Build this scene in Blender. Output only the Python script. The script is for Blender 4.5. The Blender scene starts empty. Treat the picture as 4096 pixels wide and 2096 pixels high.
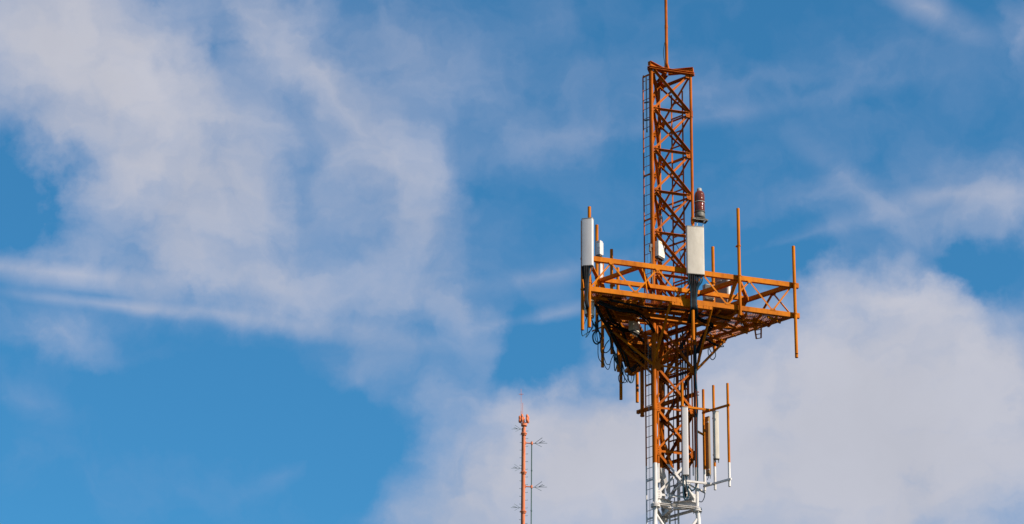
import bpy, math, random
from mathutils import Vector, Matrix

sc = bpy.context.scene
random.seed(7)
R = math.radians

# ------------------------------------------------------------------ camera
PITCH, ROLL, YAW, DIST = 0.41055, 0.010515, 0.056743, 78.512
cd = bpy.data.cameras.new("camera")
cam = bpy.data.objects.new("camera", cd)
sc.collection.objects.link(cam)
sc.camera = cam
fw = Vector((-math.sin(YAW)*math.cos(PITCH), math.cos(YAW)*math.cos(PITCH), math.sin(PITCH)))
rt = Vector((math.cos(YAW), math.sin(YAW), 0))
up = rt.cross(fw)
rt2 = rt*math.cos(ROLL) + up*math.sin(ROLL)
up2 = up*math.cos(ROLL) - rt*math.sin(ROLL)
m = Matrix((rt2, up2, -fw)).transposed().to_4x4()
m.translation = Vector((0, -DIST, 1.6))
cam.matrix_world = m
cd.sensor_width = 36.0
cd.lens = 106.04
cd.clip_start = 0.5
cd.clip_end = 8000

# ------------------------------------------------------------------ exposure
sc.view_settings.view_transform = 'Standard'
sc.view_settings.look = 'None'
sc.view_settings.exposure = 0.72
sc.view_settings.gamma = 1.0
sc.view_settings.use_curve_mapping = False

# ------------------------------------------------------------------ sun
SUN_AZ, SUN_EL = R(63), R(38)          # azimuth to the right of the direction back to the camera
sdir = Vector((math.sin(SUN_AZ)*math.cos(SUN_EL), -math.cos(SUN_AZ)*math.cos(SUN_EL), math.sin(SUN_EL)))
sl = bpy.data.lights.new("sun", 'SUN')
sl.energy = 5.0
sl.angle = R(0.53)
sl.color = (1.0, 0.90, 0.75)
so = bpy.data.objects.new("sun", sl)
so.rotation_euler = (-sdir).to_track_quat('-Z', 'Y').to_euler()
so.location = (40, -40, 90)
sc.collection.objects.link(so)

# ------------------------------------------------------------------ world: sky with clouds
SKYTINT = (0.40, 1.14, 1.40)
CLOUD_THIN = (.34, .42, .65)
CLOUD_THICK = (.545, .555, .63)
CLOUDS = [(-5.807, 20.291, 1.281, 0.904, 0, -0.2),
    (-4.218, 21.912, 0.904, 0.904, 0, -0.12),
    (-3.319, 27.357, 3.165, 1.96, -20, 0.17),
    (-8.075, 24.719, 3.919, 1.96, -10, 0.22),
    (4.352, 25.862, 4.522, 2.261, 0, 0.09),
    (2.025, 24.226, 3.015, 0.452, 12, 0.12),
    (-7.009, 24.618, 1.055, 0.904, 0, 0.2),
    (-11.55, 23.896, 1.507, 0.678, 0, 0.2),
    (-1.223, 26.012, 3.165, 0.452, 12, 0.1),
    (-10.329, 25.71, 4.673, 2.864, -25, 0.15),
    (4.092, 19.956, 4.823, 2.261, 0, 0.6),
    (2.079, 23.472, 1.507, 0.829, 0, -0.35),
    (-3.237, 20.948, 0.452, 1.206, -20, -0.15),
    (-1.388, 19.154, 3.015, 1.281, 0, 0.45),
    (4.768, 18.961, 3.165, 1.507, 0, 0.4),
    (0.442, 19.594, 3.768, 1.507, 0, 0.35),
    (-2.661, 23.066, 1.658, 1.281, 0, 0.1),
    (0.486, 22.452, 1.96, 0.904, 0, 0.0),
    (-7.74, 20.821, 3.165, 1.13, 0, -0.12),
    (-11.268, 27.135, 3.015, 1.733, -15, 1.2),
    (-12.672, 27.535, 1.507, 1.206, 0, 0.55),
    (-10.365, 26.232, 2.487, 1.357, -35, 0.6),
    (-9.289, 27.353, 1.206, 0.904, 0, 0.35),
    (-7.926, 27.882, 1.432, 0.829, -40, 0.55),
    (-6.325, 26.679, 2.487, 0.829, -48, 0.62),
    (-5.279, 25.207, 1.96, 0.829, -60, 0.45),
    (-4.72, 24.241, 1.206, 0.829, -50, 0.25),
    (-8.105, 25.32, 3.165, 1.733, -20, 0.34),
    (-8.472, 23.645, 2.487, 1.281, -10, 0.38),
    (-10.851, 24.548, 1.206, 0.904, 0, 0.35),
    (-9.496, 24.489, 1.96, 1.206, 0, 0.3),
    (-9.629, 22.978, 4.22, 0.678, -2, 0.34),
    (-11.257, 22.944, 2.487, 0.166, -2, 0.55),
    (-8.406, 22.369, 4.673, 0.226, -6, 0.36),
    (-10.334, 22.408, 2.261, 0.121, -3, 0.3),
    (-10.714, 22.57, 1.96, 0.106, -2, -0.25),
    (-11.615, 21.833, 1.281, 0.415, -8, 0.42),
    (-6.631, 22.673, 3.015, 0.904, -10, 0.24),
    (-4.835, 22.729, 1.507, 0.829, -30, 0.4),
    (-3.776, 22.222, 0.528, 1.13, 20, 0.28),
    (-4.8, 21.296, 1.733, 0.904, -35, 0.22),
    (-4.199, 20.932, 0.904, 0.528, -30, 0.16),
    (-5.615, 21.275, 1.206, 0.829, 0, 0.2),
    (-5.113, 27.546, 1.96, 1.281, -30, 0.3),
    (-3.7, 26.901, 1.507, 0.904, -20, 0.08),
    (-1.531, 26.163, 3.467, 0.452, 12, 0.15),
    (-2.135, 23.296, 2.487, 0.196, 12, 0.2),
    (-2.132, 22.541, 1.281, 0.151, 13, 0.38),
    (1.718, 27.016, 4.522, 0.452, 0, 0.13),
    (2.467, 23.912, 2.562, 0.196, 14, 0.26),
    (0.547, 26.217, 3.768, 0.196, 8, 0.16),
    (3.553, 24.849, 1.733, 0.271, -42, 0.2),
    (4.274, 24.142, 2.487, 0.98, -10, 0.16),
    (5.075, 28.137, 1.055, 0.317, -30, 0.5),
    (6.86, 27.348, 0.377, 0.829, 0, 0.3),
    (6.086, 24.569, 1.357, 0.829, -20, 0.35),
    (5.011, 23.957, 1.733, 0.829, 0, 0.25),
    (6.58, 24.165, 0.904, 0.528, -30, 0.3),
    (5.417, 24.608, 1.507, 0.166, 0, 0.25),
    (-2.193, 19.452, 2.336, 1.658, 0, 1.0),
    (-3.358, 18.916, 1.658, 0.98, 0, 0.6),
    (-1.976, 20.355, 1.507, 0.678, 0, 0.5),
    (-0.651, 20.204, 1.96, 1.281, 0, 0.6),
    (-5.031, 18.735, 0.98, 0.452, 0, 0.25),
    (1.184, 20.184, 2.864, 1.884, 0, 0.9),
    (3.42, 21.402, 2.487, 1.733, -20, 0.85),
    (4.211, 22.721, 1.357, 0.603, -10, 0.8),
    (4.453, 19.942, 3.919, 2.487, 0, 1.1),
    (5.83, 21.372, 1.96, 1.432, 0, 0.7),
    (3.016, 22.466, 0.98, 0.678, 20, 0.35),
    (4.786, 22.395, 0.98, 0.603, -40, 0.4),
    (-8.674, 27.391, 0.829, 0.528, -45, -0.5),
    (-12.193, 24.518, 0.98, 0.98, 0, -0.6),
    (-12.213, 23.843, 1.432, 0.452, 0, -0.3),
    (-6.937, 24.697, 0.904, 0.377, -80, -0.3),
    (-6.219, 23.744, 0.678, 0.452, 0, -0.25),
    (5.612, 22.728, 0.98, 0.603, -50, -0.35),
    (-1.903, 20.883, 0.829, 0.301, 0, -0.35),
    (-4.253, 23.648, 1.13, 0.603, 0, 0.1),
    (-2.946, 21.479, 0.754, 1.206, -20, 0.08),
    (-2.129, 21.711, 1.281, 0.829, -10, -0.35),
    (-2.645, 21.105, 0.678, 0.452, 0, -0.2),
    (5.926, 23.084, 1.206, 0.528, -20, -0.25),
    (-11.878, 20.507, 0.678, 0.301, -20, 0.16),
    (-7.236, 19.341, 0.904, 0.226, 30, 0.1)]

world = bpy.data.worlds.new("World")
sc.world = world
world.use_nodes = True
nt = world.node_tree
nt.nodes.clear()
N, LK = nt.nodes.new, nt.links.new

def math_node(op, a=None, b=None, c=None, clamp=False, t=None):
    t = t or nt
    n = t.nodes.new('ShaderNodeMath'); n.operation = op; n.use_clamp = clamp
    for i, v in enumerate((a, b, c)):
        if v is None: continue
        if isinstance(v, (int, float)): n.inputs[i].default_value = v
        else: t.links.new(v, n.inputs[i])
    return n.outputs[0]

out = N('ShaderNodeOutputWorld')
bg = N('ShaderNodeBackground')
LK(bg.outputs[0], out.inputs[0])
bg.inputs['Strength'].default_value = 0.0607
sky = N('ShaderNodeTexSky')
sky.sky_type = 'NISHITA'
sky.sun_disc = False
sky.sun_elevation = SUN_EL
sky.sun_rotation = math.atan2(sdir.x, sdir.y)
sky.altitude = 200
sky.air_density = 1.0
sky.dust_density = 0.4
sky.ozone_density = 2.0
tint = N('ShaderNodeMix'); tint.data_type = 'RGBA'; tint.blend_type = 'MULTIPLY'
tint.inputs[0].default_value = 1.0
LK(sky.outputs[0], tint.inputs[6])
tint.inputs[7].default_value = SKYTINT + (1,)

tc = N('ShaderNodeTexCoord')
sep = N('ShaderNodeSeparateXYZ'); LK(tc.outputs['Generated'], sep.inputs[0])
az = math_node('ARCTAN2', sep.outputs[0], sep.outputs[1])
el = math_node('ARCSINE', sep.outputs[2])
azd = math_node('MULTIPLY', az, math.degrees(1)*math.cos(R(23.5)))
eld = math_node('MULTIPLY', el, math.degrees(1))
cmb = N('ShaderNodeCombineXYZ'); LK(azd, cmb.inputs[0]); LK(eld, cmb.inputs[1])

def noise(vec, scale, detail, rough, dist=0.0):
    n = N('ShaderNodeTexNoise'); n.inputs['Scale'].default_value = scale
    n.inputs['Detail'].default_value = detail; n.inputs['Roughness'].default_value = rough
    n.inputs['Distortion'].default_value = dist
    LK(vec, n.inputs['Vector']); return n

def vmath(op, a, b):
    n = N('ShaderNodeVectorMath'); n.operation = op
    for i, v in enumerate((a, b)):
        if isinstance(v, tuple): n.inputs[i].default_value = v
        else: LK(v, n.inputs[i])
    return n.outputs[0]

# domain warp gives the blobs ragged, wind-drawn edges
w1 = noise(cmb.outputs[0], 0.42, 3, 0.55)
w2 = noise(cmb.outputs[0], 1.7, 5, 0.6)
o1 = vmath('MULTIPLY', vmath('SUBTRACT', w1.outputs['Color'], (.5, .5, .5)), (2.2, 1.6, 0))
o2 = vmath('MULTIPLY', vmath('SUBTRACT', w2.outputs['Color'], (.5, .5, .5)), (0.9, 0.75, 0))
warped = vmath('ADD', vmath('ADD', cmb.outputs[0], o1), o2)

dens = None
for (bx, by, rx, ry, rot, wgt) in CLOUDS:
    mp = N('ShaderNodeMapping'); mp.vector_type = 'TEXTURE'
    mp.inputs['Location'].default_value = (bx, by, 0)
    mp.inputs['Rotation'].default_value = (0, 0, R(rot))
    mp.inputs['Scale'].default_value = (rx*1.55, ry*1.55, 1)
    # thin streaks keep their straight line: less warp
    LK(warped if min(rx, ry) > 0.35 else vmath('ADD', cmb.outputs[0], vmath('MULTIPLY', o1, (.25, .12, 0))), mp.inputs['Vector'])
    g = N('ShaderNodeTexGradient'); g.gradient_type = 'QUADRATIC_SPHERE'
    LK(mp.outputs[0], g.inputs[0])
    # QUADRATIC_SPHERE falls as (1-r)^2; widen it
    v = math_node('MULTIPLY', math_node('POWER', g.outputs['Fac'], 0.7), wgt*1.2)
    dens = v if dens is None else math_node('ADD', dens, v)
f1 = noise(warped, 0.75, 8, 0.56, 0.3)
f2 = noise(vmath('MULTIPLY', warped, (.35, 1.6, 1)), 1.1, 6, 0.5, 0.2)
f3 = noise(cmb.outputs[0], 0.16, 3, 0.5)
dens = math_node('ADD', dens, math_node('MULTIPLY', math_node('SUBTRACT', f3.outputs["Fac"], 0.5), 0.3))
# unseen cloud added outside this stretch of sky, to make the fill light more neutral
side = math_node('MULTIPLY', math_node('SUBTRACT', math_node('ABSOLUTE', math_node('ADD', azd, 3.0)), 14.0), 0.12, clamp=True)
dens = math_node('ADD', dens, math_node('MULTIPLY', side, 0.55))
tex = math_node('ADD', math_node('MULTIPLY', f1.outputs['Fac'], 1.25), math_node('MULTIPLY', f2.outputs['Fac'], 0.75))
# rim: noise eats the thin parts, dense parts stay solid
d2 = math_node('MULTIPLY', dens, tex)
d3 = math_node('ADD', d2, math_node('MULTIPLY', math_node('SUBTRACT', f1.outputs['Fac'], 0.5), 0.35))
a1 = math_node('SUBTRACT', 1.0, math_node('EXPONENT', math_node('MULTIPLY', math_node('MAXIMUM', d3, 0.0), -1.22)))
alpha = math_node('MULTIPLY', a1, 1.06, clamp=True)
ccol = N('ShaderNodeValToRGB')
ccol.color_ramp.elements[0].position = 0.0; ccol.color_ramp.elements[0].color = CLOUD_THIN + (1,)
ccol.color_ramp.elements[1].position = 1.0; ccol.color_ramp.elements[1].color = CLOUD_THICK + (1,)
LK(alpha, ccol.inputs[0])
cs = vmath('MULTIPLY', ccol.outputs[0], (10.0, 10.0, 10.0))
shade = math_node('ADD', 0.88, math_node('MULTIPLY', noise(warped, 0.38, 5, 0.5).outputs['Fac'], 0.24))
csn = N('ShaderNodeVectorMath'); csn.operation = 'SCALE'; LK(cs, csn.inputs[0]); LK(shade, csn.inputs[3])
alpha = math_node('POWER', alpha, 1.1)
mix = N('ShaderNodeMix'); mix.data_type = 'RGBA'
LK(math_node('MINIMUM', alpha, 0.97), mix.inputs[0])
LK(tint.outputs[2], mix.inputs[6]); LK(csn.outputs[0], mix.inputs[7])
# no clouds below the horizon
LK(mix.outputs[2], bg.inputs['Color'])

# ------------------------------------------------------------------ materials
def new_mat(name):
    mt = bpy.data.materials.new(name); mt.use_nodes = True
    t = mt.node_tree; b = t.nodes['Principled BSDF']
    return mt, t, b

def world_pos(t):
    g = t.nodes.new('ShaderNodeNewGeometry'); return g.outputs['Position']

def tnoise(t, vec, scale, detail=4, rough=0.55, stretch=None):
    if stretch:
        mp = t.nodes.new('ShaderNodeMapping'); mp.inputs['Scale'].default_value = stretch
        t.links.new(vec, mp.inputs['Vector']); vec = mp.outputs[0]
    n = t.nodes.new('ShaderNodeTexNoise'); n.inputs['Scale'].default_value = scale
    n.inputs['Detail'].default_value = detail; n.inputs['Roughness'].default_value = rough
    t.links.new(vec, n.inputs['Vector']); return n.outputs['Fac']

def ramp(t, fac, stops):
    r = t.nodes.new('ShaderNodeValToRGB')
    while len(r.color_ramp.elements) < len(stops): r.color_ramp.elements.new(0.5)
    for e, (p, c) in zip(r.color_ramp.elements, stops):
        e.position = p; e.color = (c + (1,)) if len(c) == 3 else c
    t.links.new(fac, r.inputs[0]); return r.outputs[0]

def mixc(t, fac, a, b, mode='MIX'):
    n = t.nodes.new('ShaderNodeMix'); n.data_type = 'RGBA'; n.blend_type = mode
    for i, v in ((0, fac), (6, a), (7, b)):
        if isinstance(v, (int, float)): n.inputs[i].default_value = v
        elif isinstance(v, tuple): n.inputs[i].default_value = v + (1,)
        else: t.links.new(v, n.inputs[i])
    return n.outputs[2]

def add_bump(t, b, h, strength, dist):
    n = t.nodes.new('ShaderNodeBump'); n.inputs['Strength'].default_value = strength
    n.inputs['Distance'].default_value = dist
    t.links.new(h, n.inputs['Height']); t.links.new(n.outputs[0], b.inputs['Normal'])

ORANGE = (0.42, 0.098, 0.002)
ORANGE2 = (0.23, 0.050, 0.002)
YELLOWISH = (0.49, 0.142, 0.0005)
YELLOWISH2 = (0.33, 0.085, 0.001)
def tower_paint(name, c1, c2, edges):
    """weathered mast paint; colour bands change at the given heights (m)"""
    mt, t, b = new_mat(name)
    p = world_pos(t)
    n1 = tnoise(t, p, 1.3, 5)
    n2 = tnoise(t, p, 9.0, 5, .6, (1, 1, .25))
    col = ramp(t, n1, [(.3, c2), (.65, c1)])
    grime = ramp(t, n2, [(.30, (.55, .42, .36)), (.50, (1, 1, 1))])
    col = mixc(t, 0.55, col, grime, 'MULTIPLY')
    rust = ramp(t, tnoise(t, p, 17.0, 6, .65), [(.66, (0, 0, 0)), (.73, (1, 1, 1))])
    col = mixc(t, math_node('MULTIPLY', rust, .55, t=t), col, (.16, .045, .018))
    white = ramp(t, n1, [(.3, (.50, .465, .445)), (.6, (.60, .57, .555))])
    white = mixc(t, 0.35, white, grime, 'MULTIPLY')
    white = mixc(t, math_node('MULTIPLY', rust, .35, t=t), white, (.30, .20, .14))
    s = t.nodes.new('ShaderNodeSeparateXYZ'); t.links.new(p, s.inputs[0])
    z = math_node('ADD', s.outputs[2], math_node('MULTIPLY', n2, .03, t=t), t=t)
    acc = None
    for k, e in enumerate(edges):                     # count the edges below z; odd = white
        g = math_node('GREATER_THAN', z, e, t=t)
        acc = g if acc is None else math_node('ADD', acc, g, t=t)
    par = math_node('MODULO', acc, 2.0, t=t)
    col = mixc(t, par, col, white)
    t.links.new(col, b.inputs['Base Color'])
    b.inputs['Roughness'].default_value = .55
    b.inputs['Specular IOR Level'].default_value = .06
    add_bump(t, b, n2, .25, .004)
    return mt
M_PAINT = tower_paint('tower_paint', ORANGE, ORANGE2, [4.5, 9.5, 14.5, 19.5, 24.5, 29.555])
M_DECK = tower_paint('platform_paint', YELLOWISH, YELLOWISH2, [4.5, 9.5, 14.5, 19.5, 24.5, 29.555])
M_FAR = tower_paint('faded_orange_paint', (.60, .185, .09), (.50, .145, .07), [10, 20, 30, 40, 50, 60])

def plain(name, c1, c2, rough=.5, metal=0.0, scale=6, stretch=None, spec=.4, bump=0.0):
    mt, t, b = new_mat(name)
    p = world_pos(t); n = tnoise(t, p, scale, 5, .6, stretch)
    t.links.new(ramp(t, n, [(.32, c1), (.66, c2)]), b.inputs['Base Color'])
    b.inputs['Roughness'].default_value = rough; b.inputs['Metallic'].default_value = metal
    b.inputs['Specular IOR Level'].default_value = spec
    if bump: add_bump(t, b, n, bump, .004)
    return mt
M_RADOME = plain('white_radome', (.46, .43, .43), (.53, .50, .50), .45, scale=3, stretch=(1, 1, .3))
M_BEIGE = plain('weathered_beige_radome', (.38, .335, .28), (.46, .41, .35), .55, scale=5, stretch=(1.2, 1.2, .5))
M_GREYP = plain('grey_panel_back', (.17, .15, .13), (.24, .21, .18), .5, scale=6)
M_TAN = plain('brown_panel_back', (.19, .105, .035), (.27, .16, .06), .5, scale=4, stretch=(1, 1, .4))
M_STEEL = plain('galvanised_steel', (.26, .25, .24), (.38, .37, .36), .42, .5, scale=14)
M_DARK = plain('dark_bracket', (.035, .033, .03), (.07, .065, .06), .5, scale=12)
M_CABLE = plain('black_cable_sheath', (.010, .010, .011), (.02, .02, .022), .8, scale=9, spec=.04)
M_BLUECABLE = plain('faded_blue_black_cable', (.012, .035, .055), (.016, .05, .075), .7, scale=9, spec=.08)
M_CREAM = plain('cream_casing', (.56, .52, .42), (.68, .64, .54), .5, scale=8)
M_LABELW = plain('pale_plate', (.66, .66, .64), (.74, .74, .72), .5, scale=8)
M_LABELO = plain('orange_sticker', (.70, .33, .10), (.74, .38, .14), .5, scale=8)
M_GREYW = plain('dull_grey_metal', (.20, .19, .17), (.30, .285, .26), .6, scale=10)
M_DARKST = plain('grimy_cast_metal', (.05,.047,.04), (.12,.113,.10), .6, .1, scale=14)
M_GREENST = plain('dark_green_steel', (.02, .06, .055), (.035, .09, .08), .5, scale=5)
M_MESH = plain('deck_mesh_paint', (.25, .06, .01), (.36, .09, .02), .5, scale=5)

mt, t, b = new_mat('red_beacon_glass'); M_RED = mt
p = world_pos(t)
b.inputs['Base Color'].default_value = (.13, .020, .003, 1)
b.inputs['Roughness'].default_value = .08
b.inputs['Specular IOR Level'].default_value = .4
b.inputs['Coat Weight'].default_value = .3
b.inputs['Coat Roughness'].default_value = .04
b.inputs['Transmission Weight'].default_value = .15
wv = t.nodes.new('ShaderNodeTexWave'); wv.bands_direction = 'Z'; wv.inputs['Scale'].default_value = 9
t.links.new(p, wv.inputs['Vector'])
add_bump(t, b, wv.outputs['Fac'], .35, .01)

mt, t, b = new_mat('dry_grassland'); M_GROUND = mt
p = world_pos(t)
g1 = tnoise(t, p, .02, 8, .6); g2 = tnoise(t, p, .6, 6, .6)
c = mixc(t, g2, ramp(t, g1, [(.35, (.014, .020, .009)), (.6, (.030, .028, .017))]), (.02, .025, .012))
t.links.new(c, b.inputs['Base Color']); b.inputs['Roughness'].default_value = .95
add_bump(t, b, g2, .6, .1)
M_CONC = plain('concrete', (.25, .24, .22), (.35, .34, .32), .85, scale=3, bump=.3)

# ------------------------------------------------------------------ mesh builder
PHI = 0.35023
cP, sP = math.cos(PHI), math.sin(PHI)
def V(u, v, z): return Vector((u*cP - v*sP, u*sP + v*cP, z))     # tower axes -> world
def D(u, v, z=0.0): return V(u, v, z)                             # same rotation for directions

def frame(d):
    d = d.normalized()
    a = Vector((0, 0, 1)) if abs(d.z) < .95 else Vector((1, 0, 0))
    x = d.cross(a).normalized(); return x, x.cross(d).normalized()

class MB:
    def __init__(s): s.v = []; s.f = []; s.sm = []
    def _add(s, vs, fs, smooth=False):
        o = len(s.v); s.v += vs; s.f += [tuple(i+o for i in f) for f in fs]; s.sm += [smooth]*len(fs)
    def box(s, c, ax, ay, az):
        vs = [c + ax*i + ay*j + az*k for i in (-1, 1) for j in (-1, 1) for k in (-1, 1)]
        s._add(vs, [(0,1,3,2),(4,6,7,5),(0,4,5,1),(2,3,7,6),(0,2,6,4),(1,5,7,3)]); return s
    def bar(s, p, q, n, w, h, off=0.0):
        """rectangular bar p->q; w across the direction n, h along n"""
        d = (q-p); L = d.length; d = d/L
        n = (n - d*n.dot(d)).normalized(); t = d.cross(n)
        c = (p+q)/2 + n*off
        return s.box(c, d*(L/2), t*(w/2), n*(h/2))
    def angle(s, p, q, n, up, leg=.07, th=.008, out=True):
        """L profile: one leg flat in the face (face normal n), the other standing out of it along its upper edge"""
        d = (q-p).normalized(); n = (n - d*n.dot(d)).normalized(); t = d.cross(n)
        if t.dot(up) < 0: t = -t
        L = (q-p).length; c = (p+q)/2
        s.box(c, d*(L/2), t*(leg/2), n*(th/2))
        sgn = 1 if out else -1
        s.box(c + t*(leg/2 - th/2) + n*sgn*(leg/2 + th/2 - .0005), d*(L/2), t*(th/2), n*(leg/2)); return s
    def channel(s, p, q, n, up, h=.16, fl=.06, th=.01):
        d = (q-p).normalized(); n = (n - d*n.dot(d)).normalized(); t = d.cross(n)
        if t.dot(up) < 0: t = -t
        L = (q-p).length; c = (p+q)/2
        s.box(c, d*(L/2), t*(h/2), n*(th/2))
        for sg in (1, -1):
            s.box(c + t*sg*(h/2-th/2) + n*(fl/2+th/2-.0005), d*(L/2), t*(th/2), n*(fl/2))
        return s
    def pipe(s, p, q, r, seg=14, r2=None, caps=True):
        r2 = r if r2 is None else r2
        x, y = frame(q-p); vs = []; fs = []
        for pt, rr in ((p, r), (q, r2)):
            for i in range(seg):
                a = 2*math.pi*i/seg; vs.append(pt + x*math.cos(a)*rr + y*math.sin(a)*rr)
        for i in range(seg):
            j = (i+1) % seg; fs.append((i, i+seg, j+seg, j))
        s._add(vs, fs, True)
        if caps:
            s._add(vs[:seg], [tuple(range(seg))]); s._add(vs[seg:], [tuple(reversed(range(seg)))])
        return s
    def tube(s, pts, r, seg=8):
        P = catmull(pts); n = len(P); vs = []; fs = []
        x, y = frame(P[1]-P[0])
        for k in range(n):
            d = (P[min(k+1, n-1)] - P[max(k-1, 0)]).normalized()
            x = (x - d*x.dot(d)).normalized(); y = d.cross(x)
            for i in range(seg):
                a = 2*math.pi*i/seg; vs.append(P[k] + x*math.cos(a)*r + y*math.sin(a)*r)
        for k in range(n-1):
            for i in range(seg):
                j = (i+1) % seg; fs.append((k*seg+i, k*seg+j, (k+1)*seg+j, (k+1)*seg+i))
        s._add(vs, fs, True); s._add(vs[:seg], [tuple(reversed(range(seg)))]); s._add(vs[-seg:], [tuple(range(seg))]); return s
    def lathe(s, base, prof, seg=24, axis=None):
        ax = (axis or Vector((0, 0, 1))).normalized(); x, y = frame(ax); vs = []; fs = []
        for (r, h) in prof:
            for i in range(seg):
                a = 2*math.pi*i/seg; vs.append(base + ax*h + x*math.cos(a)*r + y*math.sin(a)*r)
        for k in range(len(prof)-1):
            for i in range(seg):
                j = (i+1) % seg; fs.append((k*seg+i, (k+1)*seg+i, (k+1)*seg+j, k*seg+j))
        s._add(vs, fs, True)
        s._add(vs[:seg], [tuple(range(seg))]); s._add(vs[-seg:], [tuple(reversed(range(seg)))]); return s
    def poly(s, pts, n, th):
        n = n.normalized()*th/2; k = len(pts)
        vs = [p+n for p in pts] + [p-n for p in pts]
        s._add(vs, [tuple(range(k)), tuple(reversed(range(k, 2*k)))] + [(i, i+k, (i+1) % k + k, (i+1) % k) for i in range(k)]); return s
    def rbox(s, c, ax, ay, az, r=.02, seg=3):
        """upright box with rounded vertical edges (az is the long axis)"""
        lx, ly = ax.length, ay.length; X, Y = ax/lx, ay/ly; pts = []
        for (cx, cy, a0) in ((1, 1, 0), (-1, 1, 90), (-1, -1, 180), (1, -1, 270)):
            for i in range(seg+1):
                a = R(a0 + 90*i/seg)
                pts.append(X*(cx*(lx-r) + r*math.cos(a)) + Y*(cy*(ly-r) + r*math.sin(a)))
        k = len(pts); vs = [c - az + q for q in pts] + [c + az + q for q in pts]
        s._add(vs, [(i, (i+1) % k, (i+1) % k + k, i+k) for i in range(k)], True)
        s._add([vs[i] for i in range(k)], [tuple(reversed(range(k)))]); s._add([vs[i+k] for i in range(k)], [tuple(range(k))]); return s
    def build(s, name, mat, parent=None, base=None):
        me = bpy.data.meshes.new(name)
        if parent is not None: org = WORLD[parent.name]
        else: org = base if base is not None else (sum(s.v, Vector())/len(s.v))
        me.from_pydata([tuple(p-org) for p in s.v], [], s.f)
        me.materials.append(mat)
        me.polygons.foreach_set('use_smooth', s.sm)
        import bmesh
        bm = bmesh.new(); bm.from_mesh(me); bmesh.ops.recalc_face_normals(bm, faces=bm.faces); bm.to_mesh(me); bm.free()
        o = bpy.data.objects.new(name, me); sc.collection.objects.link(o)
        if parent is not None:
            o.parent = parent; WORLD[o.name] = org
        else:
            o.location = org; WORLD[o.name] = org
        return o
WORLD = {}

def catmull(pts, n=6):
    if len(pts) < 3: return list(pts)
    P = [pts[0]*2-pts[1]] + list(pts) + [pts[-1]*2-pts[-2]]; res = []
    for i in range(1, len(P)-2):
        for k in range(n):
            t = k/n; a, b, c, d = P[i-1], P[i], P[i+1], P[i+2]
            res.append(.5*((2*b) + (c-a)*t + (2*a-5*b+4*c-d)*t*t + (3*b-a-3*c+d)*t**3))
    res.append(pts[-1]); return res

def tag(o, label=None, cat=None, group=None, kind=None):
    for k, v in (('label', label), ('category', cat), ('group', group), ('kind', kind)):
        if v: o[k] = v
    return o
def empty(name, loc, label=None, cat=None, group=None):
    o = bpy.data.objects.new(name, None); sc.collection.objects.link(o)
    o.location = loc; WORLD[o.name] = Vector(loc); o.empty_display_size = .2
    return tag(o, label, cat, group)
def copy_tree(o, loc, label):
    def rec(s, par):
        c = s.copy(); sc.collection.objects.link(c); c.parent = par
        for ch in [x for x in s.children]: rec(ch, c)
        return c
    c = rec(o, None); c.location = loc; c['label'] = label; return c
UP = Vector((0, 0, 1))

# ------------------------------------------------------------------ ground
g = MB(); S = 3500.0; nG = 60
rr = random.Random(3)
vs = []; fs = []
for i in range(nG+1):
    for j in range(nG+1):
        x = (i/nG*2-1); y = (j/nG*2-1); x = x*abs(x)*S; y = y*abs(y)*S
        h = (0 if math.hypot(x, y) < 160 else rr.uniform(-1.5, 1.5))
        vs.append(Vector((x, y, h)))
for i in range(nG):
    for j in range(nG):
        a = i*(nG+1)+j; fs.append((a, a+nG+1, a+nG+2, a+1))
g._add(vs, fs, True)
tag(g.build('ground', M_GROUND, base=Vector((0, 0, 0))), kind='structure')

# ------------------------------------------------------------------ lattice tower
Ss, Sp = 1.206, 6.05
Lg, Rg, Kg = (-.603, -.348), (.603, -.348), (0.0, .696)
LEV = [41.64, 40.37, 39.07, 37.75, 36.46, 35.17, 33.78, 32.43, 31.18, 29.91, 28.65]
tower = empty('lattice_tower', (0, 0, 0), 'tall three-legged lattice tower painted orange, white at its foot, carrying the triangular platform', 'tower')
LEGS = [Lg, Rg, Kg]
legname = ['front left leg, half lit', 'right leg of plain round tube', 'rear leg mostly in shade']
for i, (u, v) in enumerate(LEGS):
    b = MB()
    b.pipe(V(u, v, 33.6), V(u, v, 41.72), .042 if i else .050, 16)
    b.pipe(V(u, v, 28.3), V(u, v, 33.62), .052 if i else .060, 16)
    for z in (40.37, 37.0, 33.6, 31.2):                                   # sleeve joints
        b.pipe(V(u, v, z-.10), V(u, v, z+.10), .066 if z < 34 else .054, 16)
    b.build('leg', M_PAINT, tower)
# section joint at the white foot: flanges and the wider section below
b0 = 2.3
for i, (u, v) in enumerate(LEGS):
    k = math.hypot(u, v); f = b0/k
    b = MB(); b.pipe(V(u*1.02, v*1.02, 28.28), V(u*f, v*f, .3), .062, 16, .09)
    b.build('leg', M_PAINT, tower)
    b = MB(); b.pipe(V(u, v, 28.27), V(u, v, 28.31), .13, 20); b.pipe(V(u, v, 28.32), V(u, v, 28.35), .13, 20)
    for a in range(6):
        q = V(u, v, 28.22) + Vector((math.cos(a), math.sin(a), 0))*.1
        b.pipe(q, q+Vector((0, 0, .18)), .013, 6)
    b.build('leg_flange', M_PAINT, tower)

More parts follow.
